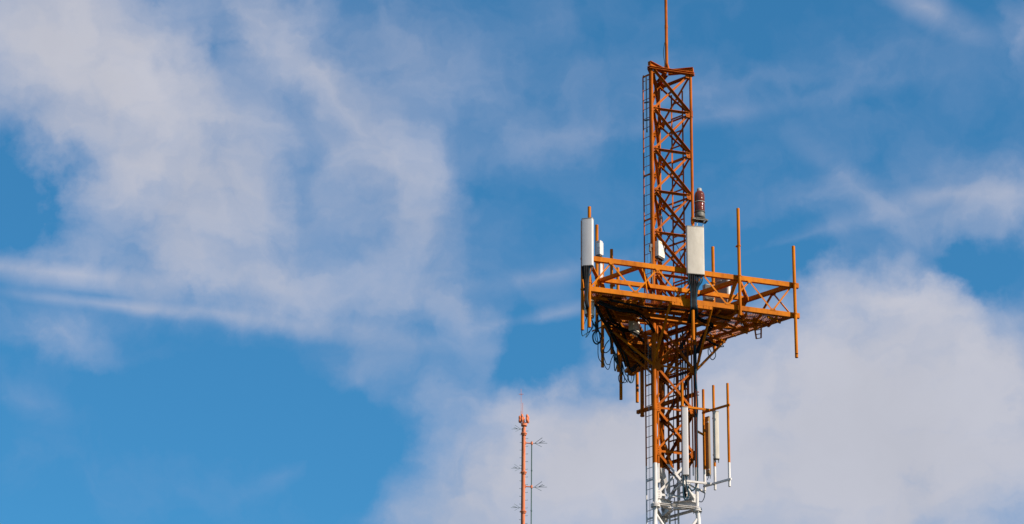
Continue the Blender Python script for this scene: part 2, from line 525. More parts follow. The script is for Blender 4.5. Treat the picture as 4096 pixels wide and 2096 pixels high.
def face(i):
    a, c = LEGS[i], LEGS[(i+1) % 3]
    m_ = ((a[0]+c[0])/2, (a[1]+c[1])/2); n = D(m_[0], m_[1]).normalized()
    return a, c, n
def lerp(a, c, t): return (a[0]+(c[0]-a[0])*t, a[1]+(c[1]-a[1])*t)
for i in range(3):
    a, c, n = face(i)
    for k, z in enumerate(LEV):
        upper = z > 34
        pa = V(*lerp(a, c, .05), z); pc = V(*lerp(a, c, .95), z)
        b = MB()
        if upper: b.angle(pa, pc, n, UP, .062, .008, True)
        else: b.angle(pa, pc, n, UP, .06, .008, False)
        b.build('horizontal_brace', M_PAINT, tower)
        if k < len(LEV)-1:
            z2 = LEV[k+1]
            e = .04
            p1, p2 = V(*lerp(a, c, .06), z-e), V(*lerp(a, c, .94), z2+e)
            p3, p4 = V(*lerp(a, c, .94), z-e), V(*lerp(a, c, .06), z2+e)
            for q in (p1, p2): q += n*.018
            for q in (p3, p4): q -= n*.018
            tr = (p2-p1).cross(n); tr = tr if tr.z > 0 else -tr
            b = MB(); b.angle(p1, p2, n, UP, .066, .008, upper); b.build('diagonal_brace', M_PAINT, tower)
            b = MB(); b.angle(p3, p4, n, UP, .062, .008, False if upper else (i == 0)); b.build('diagonal_brace', M_PAINT, tower)
        # gusset plates at both legs
        for tt, sg in ((.085, 1), (.915, -1)):
            P = V(*lerp(a, c, tt), z); ex = (V(*lerp(a, c, 1), 0)-V(*lerp(a, c, 0), 0)).normalized()*sg
            b = MB()
            b.poly([P - ex*.05 + UP*.11 + n*.03, P + ex*.05 + UP*.10 + n*.03, P + ex*.09 + n*.03, P + ex*.05 - UP*.12 + n*.03, P - ex*.05 - UP*.13 + n*.03], n, .01)
            for hz in (-.07, 0, .07):
                b.pipe(P + n*.03 + UP*hz, P + n*.05 + UP*hz, .011, 6)
            b.build('gusset_plate', M_PAINT, tower)

# cap: ring beams and a three-armed spider carrying the pole
for i in range(3):
    a, c, n = face(i)
    b = MB(); b.channel(V(*lerp(a, c, -.07), 41.66)+n*.035, V(*lerp(a, c, 1.07), 41.66)+n*.035, n, UP, .07, .07, .010)
    b.build('cap_beam', M_PAINT, tower)
for i, (u, v) in enumerate(LEGS):
    d = D(u, v).normalized(); s_ = d.cross(UP)
    p, q = V(u*1.12, v*1.12, 41.79), V(u*.06, v*.06, 41.79)
    b = MB(); b.bar(p, q, UP, .014, .13); b.bar(p+UP*.0705, q+UP*.0705, UP, .12, .012); b.bar(p-UP*.0705, q-UP*.0705, UP, .12, .012)
    b.bar(p - s_*.05, p + s_*.05, UP, .012, .10)
    b.build('cap_arm', M_PAINT, tower)
b = MB(); b.pipe(V(0, 0, 41.86), V(0, 0, 41.885), .12, 20)
for k in range(4):
    a = k*math.pi/2 + .4; d = Vector((math.cos(a), math.sin(a), 0))
    b.poly([V(0, 0, 41.885)+d*.04, V(0, 0, 41.885)+d*.115, V(0, 0, 42.10)+d*.045], d.cross(UP), .01)
b.build('pole_foot', M_PAINT, tower)
b = MB(); b.pipe(V(0, 0, 41.88), V(0, 0, 43.3), .046, 18); b.pipe(V(0, 0, 43.3), V(-.02, -.02, 46.8), .043, 18)
b.pipe(V(0, 0, 43.25), V(0, 0, 43.35), .050, 18)
b.pipe(V(-.03, -.05, 42.7), V(-.03, -.06, 43.9), .012, 6)
b.build('top_pole', M_PAINT, tower)

# spider and beams at the white section joint
for i, (u, v) in enumerate(LEGS):
    d = D(u, v).normalized()
    p, q = V(u*.95, v*.95, 28.48), V(u*.05, v*.05, 28.48)
    b = MB(); b.bar(p, q, UP, .012, .2); b.bar(p+UP*.105, q+UP*.105, UP, .13, .012); b.bar(p-UP*.105, q-UP*.105, UP, .13, .012)
    b.build('joint_arm', M_PAINT, tower)
    a, c, n = face(i)
    b = MB(); b.channel(V(*lerp(a, c, .03), 28.36)+n*.02, V(*lerp(a, c, .97), 28.36)+n*.02, n, UP, .06, .06, .01)
    b.build('joint_beam', M_PAINT, tower)
# heavy inner braces seen inside the shaft above the joint
for (p, q, r) in ((V(-.56, -.30, 30.05), V(.02, .30, 28.95), .05), (V(-.50, -.2, 31.05), V(.05, .5, 30.15), .045), (V(-.3, -.34, 30.1), V(.0, -.1, 29.5), .035)):
    b = MB(); b.bar(p, q, D(0, -1), r*2, .03); b.build('inner_brace', M_PAINT, tower)
# vertical angle members just inside two legs, below the platform
for (u, v, z0, z1) in ((.50, -.36, 29.3, 34.2), (-.50, -.36, 29.0, 33.9), (.44, .0, 28.6, 33.4)):
    b = MB(); b.angle(V(u, v, z0), V(u, v, z1), D(0, -1), D(1, 0), .04, .008, False); b.build('vertical_rail', M_PAINT, tower)
# lower part of the tower down to the ground (below the picture)
levL = [28.2]; 
while levL[-1] > 2.0:
    r_ = 0.696 + (b0-0.696)*(28.28-levL[-1])/28; levL.append(max(.5, levL[-1]-r_*1.45))
def leg_at(i, z):
    u, v = LEGS[i]; k = math.hypot(u, v); f = 1.02 + (b0/k-1.02)*(28.28-z)/27.98; return V(u*f, v*f, z)
for i in range(3):
    j = (i+1) % 3
    n = face(i)[2]
    b = MB(); b.pipe(leg_at(i, 28.1), leg_at(j, levL[1]) * .5 + leg_at(i, levL[1]) * .5, .042, 12); b.build('diagonal_brace', M_PAINT, tower)
    b = MB(); b.pipe(leg_at(j, 28.1), leg_at(j, levL[1]) * .5 + leg_at(i, levL[1]) * .5, .042, 12); b.build('diagonal_brace', M_PAINT, tower)
b = MB()
for k in range(1, len(levL)):
    for i in range(3):
        j = (i+1) % 3
        b.pipe(leg_at(i, levL[k]), leg_at(j, levL[k]), .035, 8)
        if k < len(levL)-1:
            b.pipe(leg_at(i, levL[k]), (leg_at(i, levL[k+1])+leg_at(j, levL[k+1]))/2, .035, 8)
            b.pipe(leg_at(j, levL[k]), (leg_at(i, levL[k+1])+leg_at(j, levL[k+1]))/2, .035, 8)
b.build('lower_lattice', M_PAINT, tower)
b = MB()
for i in range(3):
    P = leg_at(i, .3); b.box(Vector((P.x, P.y, .1)), Vector((.5, 0, 0)), Vector((0, .5, 0)), Vector((0, 0, .22)))
b.build('footing', M_CONC, tower)

# ------------------------------------------------------------------ platform
ZB, ZT = 33.85, 34.76
Ap, Bp, Cp = (-3.025, -1.7465), (3.025, -1.7465), (0.0, 3.493)
PC = [Ap, Bp, Cp]
plat = empty('antenna_platform', V(0, 0, 33.7), 'triangular orange steel platform with trussed railing round the tower shaft', 'platform')
def pface(i):
    a, c = PC[i], PC[(i+1) % 3]; m_ = ((a[0]+c[0])/2, (a[1]+c[1])/2); return a, c, D(*m_).normalized()
NODE_T = [.114, .338, .561, .787]; NODE_B = [.016, .230, .4545, .676, .898]
for i in range(3):
    a, c, n = pface(i)
    ext = .03 if i == 0 else .005
    for z in (ZT, ZB):
        b = MB(); p, q = V(*lerp(a, c, .0), z), V(*lerp(a, c, 1+ext), z)
        b.bar(p, q, UP, .05, .14)
        b.bar(p - UP*.067 - n*.045, q - UP*.067 - n*.045, UP, .05, .008)
        b.build('rail_beam', M_DECK, plat)
    seq = []
    for k in range(4): seq += [(NODE_B[k], ZB+.05), (NODE_T[k], ZT-.06)]
    seq += [(NODE_B[4], ZB+.05), (.992, ZT-.06)]
    for k in range(len(seq)-1):
        (t0, z0), (t1, z1) = seq[k], seq[k+1]
        p, q = V(*lerp(a, c, t0), z0), V(*lerp(a, c, t1), z1)
        dd = (q-p).normalized()*.04
        b = MB(); b.angle(p+dd, q-dd, n, UP, .045, .007, False); b.build('rail_brace', M_DECK, plat)
    b = MB()
    for t0 in NODE_T[:]:
        P = V(*lerp(a, c, t0), ZT-.065); e = (V(*c, 0)-V(*a, 0)).normalized()
        b.poly([P-e*.09+UP*.02+n*.028, P+e*.09+UP*.02+n*.028, P+e*.05-UP*.05+n*.028, P-e*.05-UP*.05+n*.028], n, .008)
        for s_ in (-1, 1): b.pipe(P+e*s_*.05+n*.03-UP*.02, P+e*s_*.05+n*.045-UP*.02, .010, 6)
    for t0 in NODE_B[1:]:
        P = V(*lerp(a, c, t0), ZB+.065); e = (V(*c, 0)-V(*a, 0)).normalized()
        b.poly([P-e*.06+UP*.045+n*.028, P+e*.06+UP*.045+n*.028, P+e*.09-UP*.02+n*.028, P-e*.09-UP*.02+n*.028], n, .008)
        for s_ in (-1, 1): b.pipe(P+e*s_*.05+n*.03+UP*.02, P+e*s_*.05+n*.045+UP*.02, .010, 6)
    b.build('gusset_plates', M_DECK, plat)
# beams that carry the tower's three faces out to the platform edges, top and bottom
T0 = (Sp-Ss)/(3*Sp)
def on(a, c, t): return lerp(a, c, t)
crosslines = [(on(Ap, Cp, T0), on(Bp, Cp, T0)), (on(Ap, Bp, T0), on(Cp, Bp, T0)), (on(Bp, Ap, T0), on(Cp, Ap, T0)) ]
for (p, q) in crosslines:
    for z, r in ((ZT-.02, .062), (ZB-.03, .06)):
        o_ = D(p[0]+q[0], p[1]+q[1]).normalized()*.10
        b = MB(); b.bar(V(*lerp(p, q, .004), z)+o_, V(*lerp(p, q, .996), z)+o_, UP, .10, .12); b.build('cross_beam', M_DECK, plat)
# corner braces parallel to the opposite side
for k in range(3):
    a = PC[k]; c1, c2 = PC[(k+1) % 3], PC[(k+2) % 3]
    for z in (ZT-.02, ZB-.035):
        p, q = V(*lerp(a, c1, T0), z), V(*lerp(a, c2, T0), z)
        b = MB(); b.bar(p, q, UP, .09, .10); b.build('corner_beam', M_DECK, plat)
# short knee plates between top rail and cross beams
for k in range(3):
    a = PC[k]; c1, c2 = PC[(k+1) % 3], PC[(k+2) % 3]
    for cc in (c1, c2):
        P = V(*lerp(a, cc, T0), ZT-.08); inn = (V(0, 0, ZT)-P); inn.z = 0; inn.normalize()
        e = (V(*cc, 0)-V(*a, 0)).normalized()
        b = MB(); b.poly([P, P+inn*.02-UP*.02, P+inn*.30-UP*.62, P+inn*.38-UP*.62, P+inn*.16+UP*.0], inn.cross(UP), .02); b.build('knee_plate', M_DECK, plat)
# deepened middle of the lower rail, both sides of the shaft
for i in range(3):
    a, c, n = pface(i)
    b = MB(); p, q = V(*lerp(a, c, .405), ZB-.105), V(*lerp(a, c, .60), ZB-.105)
    b.bar(p, q, UP, .045, .10)
    b.bar(p-UP*.055-n*.04, q-UP*.055-n*.04, UP, .14, .008)
    for k in range(7):
        P = p+(q-p)*((k+.5)/7); b.pipe(P+n*.02+UP*.02, P+n*.04+UP*.02, .011, 6); b.pipe(P+n*.02-UP*.03, P+n*.04-UP*.03, .011, 6)
    b.build('splice_plate', M_DECK, plat)
# support struts from the tower legs up to the rails
for i, lv in enumerate((Lg, Rg, Kg)):
    a = PC[i]
    for (c, t) in ((PC[(i+1) % 3], .40), (PC[(i+2) % 3], .40)):
        p = V(lv[0]*1.05, lv[1]*1.05, 32.42); q = V(*lerp(a, c, t), ZB-.08)
        b = MB(); b.pipe(p, q, .036, 12); b.build('support_strut', M_DECK, plat)
# second set of lower struts, from the middle of each rail to the leg one bay up
# deck: joists, edge plates and expanded-metal grating
for i in range(3):
    a, c, n = pface(i); e = (V(*c, 0)-V(*a, 0)).normalized()
    ins = .95; zj = ZB-.10
    mid = V((a[0]+c[0])/2, (a[1]+c[1])/2, zj)
    half = Sp/2
    TRI = [(V(*PC[k], 0), pface(k)[2]) for k in range(3)]
    def inside(P, d2, inset=.05, far=9):
        """how far one can go from P along d2 before leaving the triangle or the walkway"""
        best = far
        for (q0, nn) in TRI:
            dn = d2.dot(nn); g = (P - q0).dot(nn)
            if dn > 1e-4: best = min(best, (-inset - g)/dn)
        g = -(P - TRI[i][0]).dot(n); dn = -d2.dot(n)
        if dn > 1e-4: best = min(best, (ins - g)/dn)
        return best
    rj = random.Random(11+i)
    nj = (13, 14, 17)[i]
    for k in range(nj):
        s_ = -half*.86 + 2*half*.86*(k+rj.uniform(-.2, .2))/(nj-1)
        d2 = -n if i < 2 else D(1, 0)
        P = mid + e*s_ - n*.06
        lim = inside(P, d2) * rj.choice((1, 1, 1, .8))
        if i == 2: lim = min(1.5, lim*1.25)
        if lim < .15: continue
        dz = rj.uniform(-.03, .01)
        b = MB(); b.bar(P+UP*dz, P+d2*lim+UP*dz, UP, rj.choice((.04, .05, .06)), rj.choice((.05, .07, .09))); b.build('deck_joist', M_DECK, plat)
    zi = ZB-.13
    for off in (ins*.48, ins):
        hl = half - off*math.sqrt(3)*.97
        p, q = mid - n*off - e*hl, mid - n*off + e*hl
        p.z = q.z = zi
        b = MB(); b.bar(p, q, UP, .05, .09 if off == ins else .075); b.build('deck_beam', M_DECK, plat)
    b = MB(); zg = ZB-.055; s_ = -half+.12
    while s_ < half+.4:
        for d2 in ((-n + e*.5).normalized(), (-n - e*.5).normalized()):
            P = mid + e*(s_-.2) - n*.04; P.z = zg
            if min(-(P-q0).dot(nn) for q0, nn in TRI) < .03: continue
            lim = inside(P, d2)
            if lim > .06: b.bar(P, P+d2*lim, UP, .006, .012)
        s_ += .05
    b.build('deck_grating', M_MESH, plat)
# solid chequer plates over the walkways
for (pts) in ([(-2.72,-1.60),(-1.9,-1.60),(-1.9,-1.0),(-2.34,-.95)], [(-2.30,-.90),(-1.05,-.90),(-1.05,-.55),(-1.72,.28),(-1.98,-.15)],
              [(-1.68,.36),(-.98,.36),(-.70,1.15),(-.70,2.15),(-.95,1.66)], [(-.60,1.35),(.45,1.35),(.30,2.60),(0,3.15),(-.56,2.25)],
              [(-1.86,-1.36),(.45,-1.36),(.45,-.78),(-1.86,-.78)], [(.62,-1.62),(1.5,-1.62),(1.35,-1.1),(.62,-1.1)]):
    b = MB(); b.poly([V(x, y, ZB-.03) for x, y in pts], UP, .008); b.build('deck_plate', M_DECK, plat)
# folding step frame hanging from the deck near the right-hand corner
b = MB(); P0, P1 = V(2.05, -1.2, ZB-.12), V(2.22, -1.35, ZB-.12)
Q0, Q1 = V(2.30, -.75, ZB-.42), V(2.40, -.85, ZB-.42)
b.bar(P0, Q0, D(0, -1), .035, .03); b.bar(P1, Q1, D(0, -1), .035, .03)
for k in range(5):
    t_ = k/4; b.pipe(P0.lerp(Q0, t_), P1.lerp(Q1, t_), .012, 6)
b.build('step_frame', M_DECK, plat)
b = MB(); b.box(V(0, 3.25, ZB-.16), D(.17, 0), D(0, .14), UP*.05); b.pipe(V(0, 3.25, ZB-.30), V(0, 3.25, ZB-.21), .10, 16); b.pipe(V(0, 3.25, ZB-.26), V(0, 3.25, ZB-.32), .06, 14); b.build('corner_box', M_DECK, plat)

# ------------------------------------------------------------------ access ladder
BCd = (-.5, .8660)
lad = empty('access_ladder', V(-.76, -.08, 28), 'slim orange rung ladder with thin safety line up the left side of the tower', 'ladder')
lr0, lr1 = (-.75, -.035), (-.640, -.265)
def banded(p, q, r, name, par): b = MB(); b.pipe(p, q, r, 8); return b.build(name, M_PAINT, par)
b = MB(); b.pipe(V(*lr0, 20), V(*lr0, 41.5), .020, 8); b.build('side_rail', M_PAINT, lad)
b = MB(); b.pipe(V(*lr1, 20), V(*lr1, 41.5), .012, 8); b.build('side_rail', M_PAINT, lad)
z = 41.35; k = 0
while z > 27.6:
    b = MB(); b.pipe(V(*lr0, z), V(*lr1, z), .0095, 6); b.build('rung', M_PAINT, lad); z -= .305
for z in (41.5, 38.32, 36.92, 34.0, 31.9, 29.1, 28.0):
    b = MB(); b.bar(V(*lr0, z), V(-.60, -.34, z), UP, .03, .045); b.bar(V(lr0[0]+.01, lr0[1], z-.03), V(lr0[0]+.01, lr0[1], z+.06), D(-1, 0), .05, .02); b.build('ladder_bracket', M_PAINT, lad)
b = MB(); b.pipe(V(-.715, -.16, 27), V(-.715, -.16, 41.3), .0045, 5); b.pipe(V(-.70, -.185, 27), V(-.70, -.185, 33.4), .0045, 5); b.build('safety_line', M_STEEL, lad)
# whip antenna clipped to the top of the ladder
wh = empty('whip_antenna', V(-.71, -.2, 39.8), 'thin grey whip with a pale sleeve clipped on the top end of the ladder', 'antenna')
b = MB(); b.pipe(V(-.71, -.20, 41.05), V(-.71, -.20, 41.42), .024, 12); b.pipe(V(-.71, -.20, 41.42), V(-.71, -.20, 41.45), .012, 8); b.build('sleeve', M_STEEL, wh)
b = MB(); b.pipe(V(-.70, -.20, 39.72), V(-.70, -.20, 41.06), .013, 8); b.pipe(V(-.70, -.20, 39.66), V(-.70, -.20, 39.75), .020, 8); b.build('rod', M_GREENST, wh)
b = MB()
for z in (40.62, 40.05): b.bar(V(-.76, -.15, z), V(-.65, -.24, z), UP, .02, .04)
b.build('clip', M_DARK, wh)

# ------------------------------------------------------------------ cable ladders inside the shaft
def cable_ladder(name, p0, p1, z0, z1, step, label, r=.028):
    t_ = empty(name, V(p0[0], p0[1], z0), label, 'cable ladder')
    for p in (p0, p1):
        b = MB(); b.angle(V(*p, z0), V(*p, z1), D(0, -1), D(1, 0), r*1.6, .007, False); b.build('side_rail', M_PAINT, t_)
    z = z0 + .2
    while z < z1:
        b = MB(); b.bar(V(*p0, z), V(*p1, z), UP, .03, .035); b.build('rung', M_PAINT, t_); z += step
    return t_
def on_KR(t_, off=0.0): p = lerp(Kg, Rg, t_); return (p[0]-.866*off, p[1]-.5*off)
cable_ladder('cable_ladder', on_KR(.43, .05), on_KR(.77, .05), 34.1, 41.2, .47, 'orange cable ladder inside the tower shaft above the platform')
cable_ladder('cable_ladder', on_KR(.24, .08), on_KR(.50, .08), 27.0, 34.0, .33, 'dark-looking cable ladder in the shaft below the platform, nearest the rear leg', .034)
cable_ladder('cable_ladder', on_KR(.55, .10), on_KR(.86, .10), 28.7, 34.0, .30, 'cable ladder in the shaft below the platform, nearest the right leg', .034)
i_ = 0
for (t_, r_, z0, z1) in ((.60, .020, 29.4, 33.6), (.66, .022, 29.3, 33.8), (.73, .018, 29.2, 33.5), (.79, .020, 29.5, 33.2)):
    p = on_KR(t_, .04); q = on_KR(t_+.015, .05)
    b = MB(); b.tube([V(*p, z0), V(*q, (z0*2+z1)/3), V(*p, (z0+z1*2)/3), V(*q, z1)], r_)
    tag(b.build('feeder_cable', M_BLUECABLE), ['leftmost feeder cable on the right-hand cable ladder below the platform', 'second feeder cable from the left on the right-hand cable ladder', 'third feeder cable from the left on the right-hand cable ladder', 'rightmost feeder cable on the right-hand cable ladder below the platform'][i_], 'cable', 'feeder cables strapped to the cable ladders'); i_ += 1

# ------------------------------------------------------------------ mounting pipes
def pipe_proto(n):
    P = Vector((0, 0, 0))
    t_ = empty('mounting_pipe', P)
    b = MB(); b.pipe(P, P+UP*3.25, .046, 18); b.build('tube', M_DECK, t_)
    for z in (1.20, 2.11):
        b = MB(); b.pipe(P+UP*(z-.02), P+UP*(z+.02), .056, 18)
        b.bar(P+UP*z, P+UP*z+n*-.10, UP, .12, .03); b.pipe(P+UP*z-n*.08+n.cross(UP)*.05, P+UP*z+n*.03+n.cross(UP)*.06, .008, 6)
        b.build('clamp', M_DECK, t_)
    return t_
nA, nB, nC_ = D(0, -1), D(.8660, .5), D(-.8660, .5)
GP = 'pipes clamped to the platform rails'
protos = {}
def put_pipe(key, n, loc, label):
    if key not in protos:
        o = pipe_proto(n); tag(o, label, 'pipe', GP); o.location = loc; protos[key] = o; return o
    return copy_tree(protos[key], loc, label)
put_pipe('f', nA, V(3.045, -1.84, 32.66), 'pipe clamped outside the far right railing corner, longer one of the pair')
put_pipe('f', nA, V(1.395, -1.86, 33.58), 'highest pipe right of the beige panel, its foot ending at the lower rail')
put_pipe('f', nA, V(.0, -1.86, 32.67), 'pipe behind the big beige panel, its bare foot hanging below the lower rail')
d1 = put_pipe('f', nA, V(-3.00, -1.86, 32.66), 'pipe behind the leftmost white panel, second hanging pipe from the left')
d1.scale = (1, 1, 1.105)
put_pipe('l', nC_, V(-3.18, -1.80, 32.58), 'leftmost hanging pipe of the platform, just left of the white panel foot')
put_pipe('l', nC_, V(-2.17, -.03, 33.35), 'pipe right of the leftmost white panel, carrying a small white radio near its top')
put_pipe('l', nC_, V(-1.77, .67, 32.60), 'red-shaded pipe hanging alone beneath the sloping left edge of the platform')
put_pipe('l', nC_, V(-1.10, 1.82, 33.52), 'short-looking pipe top standing alone above the front rail left of the ladder')
put_pipe('l', nC_, V(-.62, 2.66, 33.35), 'pipe seen only between the two front rails, next left of the ladder')
put_pipe('l', nC_, V(-.44, 2.96, 32.62), 'left one of the two pipes hanging with cable coils at the rear corner')
put_pipe('r', nB, V(.20, 3.37, 32.76), 'right one of the two pipes hanging with cable coils at the rear corner')
put_pipe('r', nB, V(3.12, -1.66, 32.62), 'shorter partner pipe just behind the corner pipe at the far right')
put_pipe('r', nB, V(1.66, .86, 33.58), 'pipe right of the beige panel with the grey panel back below it')

# ------------------------------------------------------------------ panel antennas
def panel(name, c, rot, w, h, d, mat, label, z0, standoff=.12, conns=6, back=None):
    """c = (u, v) of the front-face centre; rot = degrees the face turns to the right of the tower's front"""
    a = R(rot); n = D(math.sin(a), -math.cos(a)); x = D(math.cos(a), math.sin(a))
    P = V(c[0], c[1], z0)
    t_ = empty(name, P, label, 'antenna', 'panel antennas')
    C = P - n*(d/2) + UP*(h/2)
    b = MB(); b.rbox(C, x*(w/2), n*(d/2), UP*(h/2-.012), min(.03, d*.3)); b.build('radome', mat, t_)
    b = MB(); b.rbox(P - n*(d/2) + UP*(h-.008), x*(w/2+.004), n*(d/2+.004), UP*.010, min(.03, d*.3)); b.build('end_cap', M_GREYP, t_)
    b = MB(); b.rbox(P - n*(d/2) + UP*.008, x*(w/2+.004), n*(d/2+.004), UP*.010, min(.03, d*.3)); b.build('end_cap', M_GREYP, t_)
    for k in range(conns):
        q = P - n*(d*.5) + x*(-w*.38 + w*.76*k/max(1, conns-1))
        b = MB(); b.pipe(q+UP*.002, q-UP*.05, .016, 10); b.pipe(q-UP*.05, q-UP*.10, .012, 10); b.build('connector', M_DARKST, t_)
    for zz in (.15, h-.18):
        b = MB(); q = P - n*d + UP*zz
        b.box(q - n*(standoff/2), x*.07, n*(standoff/2), UP*.02); b.box(q - n*.006, x*(w*.3), n*.008, UP*.05)
        b.build('bracket', M_STEEL, t_)
    if back: 
        b = MB(); b.box(C - n*(d/2+.01), x*(w*.42), n*.012, UP*(h*.47)); b.build('back_plate', back, t_)
    return t_
# angles are relative to the tower front, which itself looks 20 deg right of the camera
panel('panel_antenna', (-3.135, -2.05), -34, .315, 1.43, .16, M_RADOME, 'tall clean white panel at the far left corner of the platform', 34.385, .1, 6)
panel('panel_antenna', (.02, -2.10), -8, .50, 1.45, .14, M_BEIGE, 'widest panel, stained beige, standing in front of the tower shaft', 34.545, .12, 6)
panel('panel_antenna', (1.95, .92), 130, .58, 1.42, .13, M_RADOME, 'grey-backed panel on the far right side seen from behind between the rails', 34.52, .06, 4, M_GREYP)
panel('panel_antenna', (-2.05, .25), -58, .20, .50, .12, M_RADOME, 'small tilted white panel behind the upper front rail, left of the ladder', 35.05, .06, 2)
panel('panel_antenna', (-1.95, .35), -50, .20, .62, .12, M_RADOME, 'small white panel half hidden by the lower front rail at the left', 34.18, .06, 2)

# ------------------------------------------------------------------ radio units
def radio_proto(P, rot, w=.30, d=.12, h=.45, mat=M_CREAM):
    a = R(rot); n = D(math.sin(a), -math.cos(a)); x = D(math.cos(a), math.sin(a))
    t_ = empty('radio_unit', P)
    b = MB(); b.rbox(P+UP*h/2, x*(w/2), n*(d/2), UP*(h/2), .012, 2); b.build('casing', mat, t_)
    b = MB()
    for k in range(9):
        b.box(P + x*(w*(-.42+.84*k/8)) - n*(d/2+.018) + UP*h/2, x*.004, n*.02, UP*(h*.44))
    b.build('cooling_fins', mat, t_)
    b = MB(); b.box(P + n*(d/2+.002) + x*(w*.12) + UP*h*.66, x*w*.22, n*.003, UP*h*.13); b.box(P + n*(d/2+.002) + UP*h*.3, x*w*.36, n*.003, UP*.006); b.box(P + n*(d/2+.002) + UP*h*.2, x*w*.36, n*.003, UP*.006); b.build('data_plate', M_LABELW, t_)
    b = MB(); b.box(P + n*(d/2+.002) + UP*h*.9, x*w*.3, n*.003, UP*h*.02); b.build('sticker', M_LABELO, t_)
    b = MB(); b.rbox(P-UP*.03, x*(w*.46), n*(d*.42), UP*.03, .01, 2)
    for k in range(3): b.pipe(P + x*(w*(-.3+.3*k)) - UP*.05, P + x*(w*(-.3+.3*k)) - UP*.13, .014, 8)
    b.build('connector_block', M_DARK, t_)
    return t_
GR = 'radio units on the tower and the platform'
r1 = radio_proto(V(-.40, -.33, 35.72), 36, .30, .15, .46); tag(r1, 'cream radio box with an orange sticker at the left tower leg above the platform', 'radio unit', GR)
r2 = radio_proto(V(-2.12, -.10, 35.65), -52, .15, .14, .42, M_RADOME); tag(r2, 'slim white radio box high on the pipe right of the leftmost white panel', 'radio unit', GR)
for loc, lab in ((V(-1.38, .75, 34.25), 'cream radio box peeping over the lower front rail left of the ladder'),
                 (V(-2.80, -1.25, 33.28), 'pale radio box hanging under the left platform edge beside the second pipe'),
                 (V(-1.12, -.20, 33.42), 'pale box under the deck immediately left of the ladder'),
                 ):
    copy_tree(r1, loc, lab)
tb = MB(); tb.rbox(V(1.47, .78, 35.33), D(.14, .02), D(-.02, .09), UP*.23, .02, 2)
for k in range(9): tb.box(V(1.47, .78, 35.33)+D(-.12+.03*k, -.10), D(.004, 0), D(0, .02), UP*.21)
tag(tb.build('equipment_box', M_GREYP), 'dark grey ribbed box right of the shaft between the two front rails', 'equipment box')

# small black camera-like relay on the left leg
b = MB(); b.box(V(-.68, -.36, 36.02), D(.035, 0), D(0, .05), UP*.05); b.box(V(-.70, -.38, 35.90), D(.03, 0), D(0, .03), UP*.06); b.pipe(V(-.66, -.36, 36.0), V(-.60, -.35, 36.0), .015, 8)
b.tube([V(-.67, -.37, 35.9), V(-.665, -.38, 35.6), V(-.66, -.39, 35.2), V(-.65, -.4, 34.9), V(-.655, -.4, 34.5)], .022)
tag(b.build('junction_box', M_DARK), 'small black junction box with a cable on the left tower leg above the front rail', 'junction box')

# GPS dome
gp = empty('dome_antenna', V(.12, .62, 36.9), 'tiny white mushroom-shaped dome antenna on a thin stalk inside the tower shaft', 'antenna')
Gb = V(-.02, .60, 37.38)
b = MB(); b.lathe(Gb, [(.018, 0), (.05, .0), (.058, .02), (.055, .05), (.035, .075), (.01, .085)], 18); b.build('dome', M_RADOME, gp)
b = MB(); b.pipe(Gb-UP*.30, Gb, .011, 8); b.bar(Gb-UP*.28, V(0, .696, 37.1), UP, .02, .03); b.build('stalk', M_STEEL, gp)

# ------------------------------------------------------------------ obstruction light
bc = empty('obstruction_light', V(.82, -.35, 37.05), 'red glass aviation light with white band, bracketed to the right tower leg', 'warning light')
Bb = V(.82, -.348, 37.10)
b = MB(); b.lathe(Bb, [(.10, -.06), (.125, -.02), (.15, .0), (.155, .03), (.150, .11), (.135, .17)], 28); b.build('base', M_DARKST, bc)
b = MB(); b.lathe(Bb, [(.138, .17), (.150, .20), (.150, .44), (.142, .46)], 32); b.build('glass', M_RED, bc)
b = MB(); b.lathe(Bb, [(.142, .50), (.150, .52), (.150, .70), (.140, .76), (.115, .81), (.075, .84)], 32); b.build('glass', M_RED, bc)
b = MB(); b.lathe(Bb, [(.140, .465), (.154, .467), (.154, .492), (.140, .495)], 32); b.build('band', M_GREYW, bc)
b = MB(); b.lathe(Bb, [(.138, .165), (.156, .168), (.156, .190), (.14, .192)], 32); b.build('band', M_DARKST, bc)
b = MB(); b.lathe(Bb, [(.070, .83), (.072, .90), (.060, .93), (.02, .935)], 20); b.build('vent_cap', M_GREYW, bc)
b = MB(); b.pipe(Bb+UP*.19, Bb+UP*.80, .035, 12); b.pipe(Bb+UP*.30, Bb+UP*.38, .07, 12); b.pipe(Bb+UP*.6, Bb+UP*.68, .07, 12); b.build('lamp', M_DARK, bc)
b = MB(); b.bar(V(.58, -.44, 37.03), V(1.02, -.44, 37.03), UP, .03, .05); b.bar(V(.58, -.26, 37.03), V(1.02, -.26, 37.03), UP, .03, .05)
b.box(V(.82, -.35, 37.055), D(.15, 0), D(0, .12), UP*.008); b.bar(V(.60, -.30, 36.97), V(.68, -.48, 37.0), UP, .03, .04); b.box(V(1.01, -.35, 37.02), D(.02, 0), D(0, .12), UP*.02); b.build('bracket', M_DARKST, bc)
for x0 in (.74, .92):
    b = MB(); b.tube([V(x0, -.36, 37.04), V(x0-.02, -.37, 36.85), V(x0-.09, -.38, 36.6), V(.66, -.38, 36.0), V(.65, -.38, 35.2)], .011); b.build('conduit', M_STEEL, bc)

